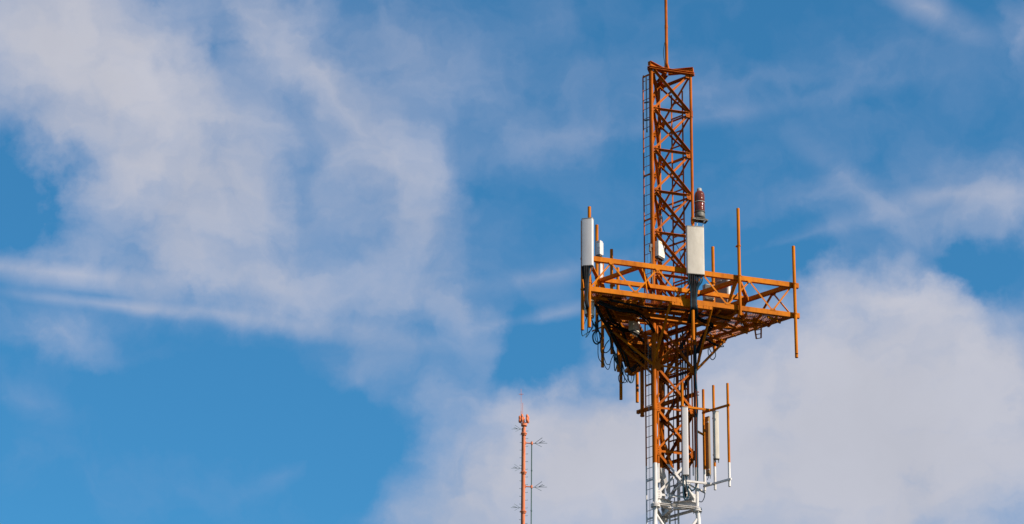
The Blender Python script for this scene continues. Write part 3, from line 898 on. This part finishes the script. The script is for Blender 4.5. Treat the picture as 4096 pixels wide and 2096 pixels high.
# ------------------------------------------------------------------ outrigger left of the shaft below the platform
ob = empty('outrigger', V(-.37, 1.33, 31.5), 'two dark beams with a thick vertical pipe, left of the shaft under the platform', 'outrigger')
kr0 = (-.48, 1.53)
for z, q, nm in ((31.72, (.64, -.43), 0), (32.99, (.64, -.43), 1)):
    b = MB(); b.channel(V(-.475, 1.525, z), V(*q, z), D(.866, .5), UP, .10, .07, .010); b.build('channel_beam', M_PAINT, ob)
b = MB(); b.pipe(V(-.37, 1.33, 31.56), V(-.37, 1.33, 33.0), .055, 18); b.pipe(V(-.37, 1.33, 31.53), V(-.37, 1.33, 31.57), .062, 18); b.build('pipe', M_PAINT, ob)
for z in (31.72, 32.99):
    b = MB(); b.pipe(V(-.37, 1.33, z-.03), V(-.37, 1.33, z+.03), .066, 18); b.bar(V(-.37, 1.33, z), V(-.42, 1.44, z), UP, .12, .04); b.build('clamp', M_PAINT, ob)

# ------------------------------------------------------------------ side frame with three long panels, lower right
fr = empty('pipe_frame', V(.6, -.5, 29), 'open frame of thin pipes, orange above and white below, right of the tower foot', 'frame')
for (u, v, z0, z1, r) in ((.118, -.60, 28.92, 31.89, .037), (.862, -.275, 28.93, 31.90, .036), (1.045, -.59, 28.87, 31.93, .036), (1.297, -1.03, 28.85, 31.86, .036)):
    b = MB(); b.pipe(V(u, v, z0), V(u, v, z1), r, 16); b.pipe(V(u, v, z1-.004), V(u, v, z1+.006), r*.9, 16)
    for z in (31.21, 29.06): b.pipe(V(u, v, z-.02), V(u, v, z+.02), r+.012, 16)
    b.build('pipe', M_DECK, fr)
for z in (31.21, 29.05):
    b = MB(); b.bar(V(.06, -.545, z), V(1.05, -.545, z), UP, .045, .055); b.build('crossbar', M_DECK, fr)
    b = MB(); b.bar(V(.84, -.33, z-.01), V(1.31, -1.13, z-.01), UP, .045, .055); b.build('crossbar', M_DECK, fr)
for z in (30.55, 28.87):
    b = MB(); b.pipe(V(.603, -.348, z+.08), V(.862, -.29, z), .032, 12); b.build('stand_off', M_DECK, fr)
b = MB(); b.pipe(V(.118, -.60, 28.95), V(-.10, -.36, 28.80), .028, 12); b.build('stand_off', M_DECK, fr)
b = MB(); b.pipe(V(.13, -.60, 28.98), V(.50, -.38, 28.62), .04, 12); b.pipe(V(.13, -.6, 29.0), V(.55, -.36, 28.95), .025, 10); b.build('stand_off', M_DECK, fr)
panel('panel_antenna', (.128, -.76), -20, .175, 1.99, .09, M_RADOME, 'long narrow white panel in front of the shaft at its foot, the left of three', 29.145, .05, 3)
panel('panel_antenna', (1.07, -.70), -4, .165, 1.40, .10, M_BEIGE, 'speckled pale panel on the frame, shorter and to the right of the shaft', 29.745, .05, 2)
t_ = panel('panel_antenna', (1.02, -.22), 120, .15, 1.72, .06, M_TAN, 'brown-backed narrow panel turned away, between the pipes of the lower right frame', 29.40, .04, 1, M_TAN)

# ------------------------------------------------------------------ cables
CABLES = [
    ('dark cable dipping low between the two leftmost pipes under the white panel', 0.014, [(-2.782, -1.006, 33.459), (-2.839, -1.104, 33.239), (-3.036, -1.446, 32.857), (-3.148, -1.64, 32.621), (-3.092, -1.543, 32.518), (-2.867, -1.153, 32.759), (-2.583, -0.66, 33.073), (-2.363, -0.28, 33.411), (-2.582, -0.659, 33.497)]),
    ('thin cable hooked in a narrow V beside the second pipe from the left', 0.012, [(-2.679, -0.748, 33.599), (-2.691, -0.768, 33.116), (-2.72, -0.818, 32.92), (-2.805, -0.966, 32.736), (-2.663, -0.719, 32.916), (-2.392, -0.251, 33.369), (-2.345, -0.17, 33.595)]),
    ('thin cable looped under the left platform corner, above the lower pipe ends', 0.013, [(-2.904, -1.337, 33.833), (-3.101, -1.679, 33.571), (-3.174, -1.805, 33.338), (-3.101, -1.679, 33.275), (-2.932, -1.386, 33.383), (-2.876, -1.288, 33.608)]),
    ('slack inner cable bowed beside the leftmost pipe under the corner', 0.012, [(-2.844, -1.193, 33.924), (-2.986, -1.439, 33.682), (-3.065, -1.575, 33.444), (-3.014, -1.488, 33.382), (-2.884, -1.263, 33.468), (-2.839, -1.184, 33.63)]),
    ('thick dark cable coiled into a big teardrop ring left of the platform', 0.022, [(-2.396, -0.557, 33.403), (-2.196, -0.21, 33.311), (-2.106, -0.055, 33.329), (-1.997, 0.134, 33.332), (-1.99, 0.146, 33.241), (-2.044, 0.053, 33.11), (-2.147, -0.125, 32.966), (-2.276, -0.35, 32.841), (-2.405, -0.573, 32.762), (-2.506, -0.747, 32.743), (-2.557, -0.837, 32.79), (-2.55, -0.823, 32.892), (-2.442, -0.637, 33.061), (-2.354, -0.484, 33.185), (-2.396, -0.557, 33.403)]),
    ('second turn of cable hanging inside the big teardrop coil', 0.014, [(-2.264, -0.228, 33.534), (-2.066, 0.114, 33.448), (-2.001, 0.227, 33.454), (-1.921, 0.365, 33.446), (-1.916, 0.374, 33.366), (-1.956, 0.306, 33.259), (-2.031, 0.176, 33.145), (-2.126, 0.011, 33.051), (-2.22, -0.152, 32.995), (-2.294, -0.28, 32.99), (-2.332, -0.346, 33.036), (-2.326, -0.336, 33.123), (-2.247, -0.199, 33.258), (-2.182, -0.086, 33.355), (-2.264, -0.228, 33.534)]),
    ('long dark cable hanging straight from the teardrop coil to the pipe end', 0.014, [(-2.17, -0.026, 33.498), (-2.171, -0.028, 33.246), (-2.096, 0.102, 33.055), (-2.092, 0.11, 32.758), (-2.01, 0.251, 32.647), (-1.715, 0.763, 32.732)]),
    ('shorter dark cable hanging beside the long straight one behind the pipe', 0.013, [(-2.159, -0.086, 33.451), (-2.025, 0.146, 33.257), (-1.978, 0.226, 33.118), (-1.968, 0.245, 32.9), (-1.827, 0.489, 32.81)]),
    ('dark cable bowed between the third pipe and the platform edge', 0.018, [(-1.517, 0.866, 33.51), (-1.729, 0.499, 33.229), (-1.879, 0.239, 32.934), (-1.82, 0.341, 32.905), (-1.61, 0.704, 33.09), (-1.416, 1.041, 33.349), (-1.353, 1.15, 33.602), (-1.438, 1.003, 33.611)]),
    ('dark cable sagging low beside the end of the third pipe', 0.013, [(-1.877, 0.283, 32.826), (-1.771, 0.466, 32.733), (-1.64, 0.693, 32.714), (-1.411, 1.09, 32.9), (-1.275, 1.324, 33.17), (-1.089, 1.646, 33.468)]),
    ('lowest thin cable sagging under the third pipe end', 0.013, [(-1.812, 0.474, 32.731), (-1.706, 0.658, 32.638), (-1.515, 0.989, 32.68), (-1.369, 1.242, 32.858), (-1.295, 1.371, 33.083), (-1.059, 1.778, 33.496)]),
    ('dark cable doubled into a narrow loop above the two far pipes', 0.018, [(-1.183, 1.444, 33.584), (-1.137, 1.524, 33.262), (-1.115, 1.562, 33.025), (-1.061, 1.655, 32.94), (-0.942, 1.862, 33.185), (-0.864, 1.996, 33.475), (-0.937, 1.869, 33.572)]),
    ('cable coil around the left one of the two far hanging pipes', 0.014, [(-0.478, 2.765, 33.688), (-0.439, 2.833, 33.398), (-0.369, 2.954, 33.409), (-0.284, 3.101, 33.406), (-0.279, 3.11, 33.331), (-0.322, 3.036, 33.226), (-0.403, 2.895, 33.114), (-0.506, 2.717, 33.018), (-0.607, 2.542, 32.959), (-0.686, 2.405, 32.948), (-0.726, 2.335, 32.989), (-0.72, 2.347, 33.072), (-0.634, 2.495, 33.205), (-0.564, 2.617, 33.302), (-0.478, 2.765, 33.688)]),
    ('wide cable coil beside the left one of the two far hanging pipes', 0.014, [(-0.354, 3.08, 33.822), (-0.131, 3.466, 33.65), (-0.049, 3.609, 33.676), (0.053, 3.784, 33.694), (0.059, 3.795, 33.63), (0.008, 3.707, 33.529), (-0.088, 3.54, 33.411), (-0.209, 3.331, 33.304), (-0.329, 3.123, 33.228), (-0.423, 2.961, 33.2), (-0.47, 2.878, 33.226), (-0.463, 2.892, 33.299), (-0.362, 3.066, 33.435), (-0.279, 3.21, 33.536), (-0.354, 3.08, 33.822)]),
    ('thick cable coil around the right one of the two far hanging pipes', 0.02, [(0.148, 3.749, 34.097), (0.209, 3.856, 33.959), (0.281, 3.98, 33.961), (0.369, 4.132, 33.943), (0.373, 4.14, 33.849), (0.329, 4.062, 33.725), (0.244, 3.916, 33.597), (0.138, 3.732, 33.494), (0.034, 3.551, 33.437), (-0.048, 3.41, 33.437), (-0.089, 3.339, 33.495), (-0.081, 3.352, 33.597), (0.008, 3.506, 33.75), (0.081, 3.633, 33.86), (0.148, 3.749, 34.097)]),
    ('thin cable coil inside the coil on the right far hanging pipe', 0.012, [(0.285, 4.187, 34.255), (0.266, 4.155, 34.056), (0.314, 4.237, 34.044), (0.372, 4.338, 34.013), (0.375, 4.342, 33.928), (0.345, 4.29, 33.825), (0.288, 4.192, 33.726), (0.218, 4.07, 33.652), (0.148, 3.949, 33.619), (0.093, 3.855, 33.633), (0.066, 3.808, 33.692), (0.072, 3.817, 33.782), (0.131, 3.921, 33.904), (0.18, 4.005, 33.989), (0.285, 4.187, 34.255)]),
    ('slanted cable running from the coils up to the platform corner', 0.018, [(-1.184, 1.443, 33.481), (-0.878, 1.972, 33.362), (-0.568, 2.51, 33.32), (-0.317, 2.944, 33.28), (-0.126, 3.275, 33.31)]),
    ('bundle of cable draped down the left platform edge beam', 0.02, [(-2.708, -1.037, 33.332), (-2.421, -0.54, 33.315), (-2.217, -0.188, 33.379), (-2.158, -0.084, 33.652), (-2.187, -0.134, 33.755)]),
    ('bundle of cable hanging below the rear left platform beam', 0.024, [(-1.592, 0.536, 33.488), (-1.473, 0.741, 33.278), (-1.231, 1.161, 33.266), (-1.202, 1.211, 33.085), (-1.018, 1.53, 33.127), (-1.107, 1.375, 33.363)]),
    ('dark cable looped under the right rear platform edge', 0.016, [(1.494, 0.905, 33.872), (1.489, 0.913, 33.696), (1.49, 0.912, 33.491), (1.557, 0.796, 33.287), (1.618, 0.691, 33.359), (1.606, 0.712, 33.544), (1.569, 0.776, 33.653)]),
    ('second dark cable loop hanging under the right rear platform edge', 0.016, [(1.545, 0.976, 33.829), (1.552, 0.966, 33.672), (1.604, 0.875, 33.542), (1.712, 0.687, 33.638), (1.804, 0.529, 33.62), (1.782, 0.567, 33.69)]),
    ('leftmost black feeder cable under the beige middle panel', 0.02, [(-0.184, -2.05, 34.53), (-0.179, -2.03, 34.329), (-0.112, -1.98, 34.171), (-0.076, -1.93, 33.897), (-0.078, -1.93, 33.732), (-0.07, -1.9, 33.574), (0.033, -1.5, 33.544), (0.194, -0.9, 33.59)]),
    ('second black feeder cable from the left under the middle panel', 0.026, [(-0.14, -2.05, 34.536), (-0.135, -2.03, 34.335), (-0.078, -1.98, 34.176), (-0.047, -1.93, 33.901), (-0.049, -1.93, 33.736), (-0.04, -1.9, 33.578), (0.062, -1.5, 33.548), (0.224, -0.9, 33.594)]),
    ('third black feeder cable from the left under the middle panel', 0.026, [(-0.081, -2.05, 34.544), (-0.077, -2.03, 34.343), (-0.045, -1.98, 34.18), (-0.025, -1.93, 33.904), (-0.027, -1.93, 33.739), (-0.023, -1.9, 33.58), (0.07, -1.5, 33.549), (0.231, -0.9, 33.595)]),
    ('thick central black feeder cable under the middle panel', 0.03, [(-0.022, -2.05, 34.552), (-0.018, -2.03, 34.351), (-0.012, -1.98, 34.184), (-0.003, -1.93, 33.907), (-0.005, -1.93, 33.742), (0.006, -1.9, 33.584), (0.114, -1.5, 33.554), (0.276, -0.9, 33.601)]),
    ('fifth black feeder cable from the left under the middle panel', 0.026, [(0.037, -2.05, 34.56), (0.041, -2.03, 34.359), (0.016, -1.98, 34.188), (0.012, -1.93, 33.909), (0.01, -1.93, 33.744), (0.023, -1.9, 33.586), (0.136, -1.5, 33.557), (0.298, -0.9, 33.604)]),
    ('sixth black feeder cable from the left under the middle panel', 0.026, [(0.096, -2.05, 34.568), (0.1, -2.03, 34.367), (0.054, -1.98, 34.193), (0.042, -1.93, 33.913), (0.039, -1.93, 33.748), (0.056, -1.9, 33.591), (0.18, -1.5, 33.563), (0.343, -0.9, 33.61)]),
    ('slanted black feeder cable second from the right under the middle panel', 0.02, [(0.154, -2.05, 34.576), (0.159, -2.03, 34.375), (0.087, -1.98, 34.198), (0.064, -1.93, 33.915), (0.061, -1.93, 33.751), (0.083, -1.9, 33.594), (0.217, -1.5, 33.568), (0.38, -0.9, 33.614)]),
    ('rightmost slanted black feeder cable under the middle panel', 0.02, [(0.213, -2.05, 34.584), (0.217, -2.03, 34.382), (0.12, -1.98, 34.202), (0.086, -1.93, 33.918), (0.083, -1.93, 33.754), (0.111, -1.9, 33.598), (0.261, -1.5, 33.574), (0.424, -0.9, 33.62)]),
    ('pale hanging cable behind the leftmost panel antenna', 0.03, [(-3.252, -2.0, 34.365), (-3.23, -2.0, 34.19), (-3.17, -1.95, 33.996), (-3.132, -1.9, 33.799)]),
    ('black feeder cable dropping from the left part of the white panel', 0.028, [(-3.218, -2.05, 34.379), (-3.204, -2.03, 34.218), (-3.173, -1.98, 33.983), (-3.142, -1.95, 33.703), (-3.146, -1.92, 33.493), (-3.096, -1.9, 33.25), (-2.94, -1.6, 33.131)]),
    ('thick black feeder cable dropping from the middle of the white panel', 0.03, [(-3.168, -2.05, 34.386), (-3.154, -2.03, 34.225), (-3.134, -1.98, 33.988), (-3.113, -1.95, 33.707), (-3.117, -1.92, 33.497), (-3.068, -1.9, 33.253), (-2.911, -1.6, 33.134)]),
    ('black feeder cable right of the thick one under the white panel', 0.026, [(-3.117, -2.05, 34.393), (-3.103, -2.03, 34.232), (-3.101, -1.98, 33.993), (-3.099, -1.95, 33.709), (-3.103, -1.92, 33.499), (-3.054, -1.9, 33.255), (-2.896, -1.6, 33.136)]),
    ('black feeder cable near the pipe under the white panel', 0.022, [(-3.074, -2.05, 34.399), (-3.06, -2.03, 34.238), (-3.073, -1.98, 33.997), (-3.084, -1.95, 33.711), (-3.089, -1.92, 33.501), (-3.039, -1.9, 33.257), (-2.882, -1.6, 33.138)]),
    ('thin cable bowed right of the white panel behind its pipe', 0.012, [(-2.894, -1.9, 34.949), (-2.901, -1.9, 34.648), (-2.938, -1.9, 34.382), (-3.017, -1.92, 34.14)]),
    ('thin grey cable slanting down from the small white dome antenna', 0.014, [(-0.063, 0.35, 37.313), (-0.04, 0.4, 37.126), (-0.004, 0.4, 36.935), (0.141, 0.45, 36.78), (0.295, 0.5, 36.666), (0.46, 0.5, 36.494), (0.546, 0.5, 36.115), (0.554, 0.5, 35.572), (0.559, 0.5, 34.876)]),
    ('black feeder cable strapped along the right tower leg down to a bow', 0.022, [(0.586, -0.42, 33.149), (0.594, -0.46, 32.685), (0.58, -0.46, 32.234), (0.602, -0.46, 31.791), (0.617, -0.46, 31.348), (0.593, -0.46, 30.755), (0.589, -0.46, 30.022), (0.587, -0.46, 29.439), (0.567, -0.5, 29.097), (0.506, -0.5, 28.91), (0.424, -0.5, 28.814), (0.345, -0.5, 28.848), (0.265, -0.6, 28.886)]),
    ('second black feeder cable behind the right tower leg', 0.02, [(0.612, -0.3, 33.879), (0.577, -0.38, 33.013), (0.58, -0.4, 32.257), (0.563, -0.42, 31.134), (0.539, -0.42, 29.592)]),
    ('dark blue feeder cable hanging down the middle of the tower shaft', 0.016, [(0.265, 0.2, 33.953), (0.233, 0.2, 33.19), (0.21, 0.2, 32.584), (0.168, 0.2, 32.129), (0.15, 0.2, 31.306), (0.147, 0.2, 30.492), (0.131, 0.2, 29.756), (0.112, 0.2, 29.461), (0.137, 0.2, 29.1), (0.147, 0.2, 28.738), (0.16, 0.2, 28.046), (0.158, 0.2, 27.873)]),
    ('dark bow of cable under the long white panel of the side frame', 0.02, [(0.069, -0.75, 29.116), (0.077, -0.7, 28.903), (0.073, -0.7, 28.651), (0.1, -0.7, 28.489), (0.15, -0.7, 28.452), (0.202, -0.7, 28.522), (0.225, -0.7, 28.668), (0.191, -0.7, 28.808), (0.15, -0.72, 28.977), (0.156, -0.75, 29.126)]),
    ('thick black jumper cable inside the bow under the long white panel', 0.04, [(0.163, -0.6, 28.838), (0.146, -0.6, 28.656), (0.16, -0.6, 28.586), (0.182, -0.6, 28.66)]),
    ('thin black cable curling from the frame arm back to the white tower leg', 0.014, [(0.818, -0.4, 28.818), (0.794, -0.4, 28.686), (0.749, -0.4, 28.587), (0.697, -0.4, 28.545), (0.646, -0.4, 28.568)]),
    ('short dark cable hanging from the brown panel foot', 0.013, [(0.853, -0.55, 29.41), (0.866, -0.55, 29.331), (0.872, -0.55, 29.252), (0.833, -0.55, 29.146)]),
    ('dark thin cable bowed beside the foot of the top mast pole', 0.012, [(-0.063, -0.03, 42.755), (-0.103, -0.05, 42.532), (-0.106, -0.05, 42.286), (-0.078, -0.05, 42.044), (-0.087, -0.05, 41.888)]),
    ('dark feeder cable lying along the ladder side of the left leg', 0.018, [(-0.658, -0.25, 32.906), (-0.65, -0.25, 32.16), (-0.654, -0.25, 31.714), (-0.651, -0.25, 31.27)]),
]

for (lab, r, pts) in CABLES:
    b = MB(); b.tube([V(*p) for p in pts], r*(.82 if r < .02 else 1.0), 7)
    tag(b.build('cable', M_BLUECABLE if r < .025 else M_CABLE), lab, 'cable', 'loose cables and feeders on the tower')

# feeder bundles strung under the deck
UC = [
 ('thick black feeder bundle sagging under the front of the deck, left of the shaft', .045, [(-2.6,-1.45,33.62),(-2.0,-1.25,33.56),(-1.4,-1.1,33.62),(-.95,-.8,33.52),(-.6,-.45,33.4)]),
 ('black feeder bundle running along the left edge beam under the deck', .05, [(-2.55,-1.15,33.60),(-2.1,-.45,33.50),(-1.7,.25,33.58),(-1.2,1.0,33.48),(-.75,1.8,33.56),(-.35,2.6,33.5)]),
 ('second feeder bundle inside the left edge beam under the deck', .04, [(-2.3,-1.2,33.66),(-1.8,-.35,33.60),(-1.35,.2,33.66),(-.9,1.0,33.58),(-.4,1.5,33.5),(0,1.0,33.3),(.05,.75,32.9)]),
 ('black feeder bundle curving from the rear corner to the rear tower leg', .05, [(-.1,3.0,33.58),(-.15,2.3,33.48),(.02,1.6,33.55),(.05,1.0,33.3),(.04,.78,32.6),(.04,.78,31.5)]),
 ('drooping feeder bundle crossing under the middle of the deck, behind the ladder', .04, [(-1.9,-.2,33.62),(-1.4,-.05,33.50),(-1.0,.1,33.52),(-.7,.35,33.44),(-.3,.6,33.2),(-.05,.75,32.7)]),
 ('feeder bundle under the front right of the deck beside the bare pipe foot', .05, [(.05,-1.55,33.66),(.5,-1.2,33.58),(.9,-.9,33.62),(.8,-.55,33.4),(.66,-.42,32.9)]),
 ('feeder bundle looping under the right side of the deck', .04, [(1.7,.55,33.62),(1.35,.25,33.54),(1.0,-.05,33.55),(.8,-.3,33.3),(.68,-.36,32.7)]),
 ('long feeder bundle lying on the deck beams along the front lower rail', .035, [(-2.3,-1.5,33.70),(-1.2,-1.42,33.66),(-.2,-1.48,33.70),(.6,-1.40,33.66),(1.3,-1.2,33.70)]),
]
for lab, r, pts in UC:
    b = MB()
    rc = random.Random(len(lab))
    for k in range(4):
        o_ = [rc.uniform(-r, r) for _ in range(3)]
        b.tube([V(p[0]+o_[0]+rc.uniform(-.02, .02), p[1]+o_[1], p[2]+o_[2]+rc.uniform(-.03, .02)) for p in pts], r*.5, 7)
    tag(b.build('cable_bundle', M_CABLE), lab, 'cables', 'feeder bundles under the deck')
# irregular under-deck steel: hangers, short ties, brackets
rk = random.Random(21)
for k in range(16):
    t0 = rk.uniform(.12, .95); dpt = rk.uniform(.1, .95)
    P = V(*lerp(Ap, Cp, t0), ZB-.14) + D(.866, -.5)*dpt
    Q = P + D(rk.uniform(-.5, .5), rk.uniform(-.5, .5)) - UP*rk.uniform(0, .22)
    b = MB(); b.angle(P, Q, D(0, -1), UP, rk.uniform(.03, .06), .008, False); b.build('tie_bar', M_DECK, plat)

# ------------------------------------------------------------------ far antenna pole
FX, FY = -9.79, 110.0
def F(x, z, y=0.0): return Vector((FX+x, FY+y, z))
fp = empty('steel_pole', (FX, FY, 0), 'distant slender salmon-orange pole with flanges, far left of the lattice tower', 'pole')
b = MB(); b.pipe(F(0, 0), F(0, 60), .22, 20, .125); b.pipe(F(0, 60), F(0, 71.95), .125, 20, .105); b.build('shaft', M_FAR, fp)
for z in (65.82, 68.55, 71.29, 63.1, 57, 50, 40):
    b = MB(); b.pipe(F(0, z), F(0, z+.05), .21, 20); b.pipe(F(0, z-.12), F(0, z), .15, 16, .2)
    for k in range(8):
        a = k*math.pi/4; b.pipe(F(.17*math.cos(a), z-.04, .17*math.sin(a)), F(.17*math.cos(a), z+.09, .17*math.sin(a)), .018, 6)
    b.build('flange', M_FAR, fp)
b = MB(); b.pipe(F(-.13, 40), F(-.12, 71.7), .035, 8); b.build('feeder_cable', M_GREENST, fp)
z = 64.2; k = 0
while z < 71.6:
    b = MB()
    if k % 2: b.pipe(F(.09, z), F(.27, z), .012, 6); b.pipe(F(.27, z), F(.27, z+.04), .012, 6)
    else: b.pipe(F(-.09, z), F(-.26, z), .012, 6); b.pipe(F(-.26, z), F(-.26, z+.04), .012, 6)
    b.build('step_bolt', M_GREENST, fp); z += .27; k += 1
b = MB(); b.pipe(F(0, 71.85), F(0, 71.98), .20, 20); b.build('head_plate', M_FAR, fp)
cr = empty('antenna_cluster', F(0, 71.98), 'ring of orange lamp-like canisters crowning the distant pole', 'antenna cluster')
for k in range(5):
    a = k*2*math.pi/5 + .5; x, y = .29*math.cos(a), .29*math.sin(a)
    b = MB(); b.bar(F(x*.3, 71.98, y*.3), F(x, 72.12, y), UP, .05, .05); b.lathe(F(x, 72.10, y), [(.05, 0), (.085, .04), (.09, .20), (.06, .26), (.085, .30), (.085, .44), (.04, .50)], 14)
    b.build('canister', M_FAR, cr)
ld = empty('lightning_rod', F(-.18, 72), 'hair-thin lightning rod with a small cross head rising from the distant pole', 'lightning rod')
b = MB(); b.pipe(F(-.17, 71.9), F(-.2, 72.9), .022, 8); b.pipe(F(-.2, 72.9), F(-.22, 74.5), .010, 8); b.pipe(F(-.08, 71.9), F(-.10, 73.5), .014, 8); b.build('rod', M_FAR, ld)
b = MB(); b.pipe(F(-.36, 74.12), F(-.06, 74.12), .016, 6); b.pipe(F(-.21, 74.12, -.15), F(-.21, 74.12, .15), .016, 6); b.build('cross_head', M_FAR, ld)
sp = empty('side_pole', F(.52, 50), 'thin dark green pole standing parallel on the right of the distant orange pole', 'pole')
b = MB(); b.pipe(F(.54, 58), F(.52, 70.75), .038, 12); b.build('tube', M_GREENST, sp)
for z in (70.62, 67.56, 64.5, 61.4):
    b = MB(); b.pipe(F(.08, z+.03), F(.50, z), .04, 10); b.pipe(F(.10, z-.06), F(.10, z+.12), .06, 10); b.pipe(F(.53, z-.10), F(.53, z+.10), .07, 10); b.build('arm', M_FAR, sp)
for z in (68.7, 65.9): 
    b = MB(); b.pipe(F(.53, z-.04), F(.53, z+.04), .055, 10); b.build('coupling', M_GREENST, sp)
def yagi(P, sgn, s=1.0):
    t_ = empty('yagi_antenna', P)
    b = MB(); b.pipe(P, P+Vector((.30*sgn*s, -.05, 0)), .016*s, 6); b.pipe(P+Vector((.28*sgn*s, -.05, 0)), P+Vector((.98*sgn*s, -.1, -.02*s)), .013*s, 6); b.build('boom', M_GREENST, t_)
    for (x0, dx, dz) in ((.14, .52, .30), (.14, .48, -.34), (.40, .42, .03), (.40, .30, .10)):
        b = MB(); b.pipe(P+Vector((x0*sgn*s, -.05, 0)), P+Vector(((x0+dx)*sgn*s, -.3*s, dz*s)), .014*s, 6); b.build('element', M_GREENST, t_)
    return t_
GY = 'folded yagi antennas on the distant poles'
y1 = tag(yagi(F(.58, 70.60), 1), 'upper right spiky antenna at the head of the thin green side pole', 'antenna', GY)
copy_tree(y1, F(.58, 67.52), 'lower right spiky antenna midway down the thin green side pole')
y2 = tag(yagi(F(-.12, 71.62), -1, .72), 'topmost small spiky antenna on the left of the distant pole', 'antenna', GY)
copy_tree(y2, F(-.12, 68.85), 'middle small spiky antenna on the left of the distant pole')
copy_tree(y2, F(-.12, 66.10), 'lowest small spiky antenna on the left of the distant pole')
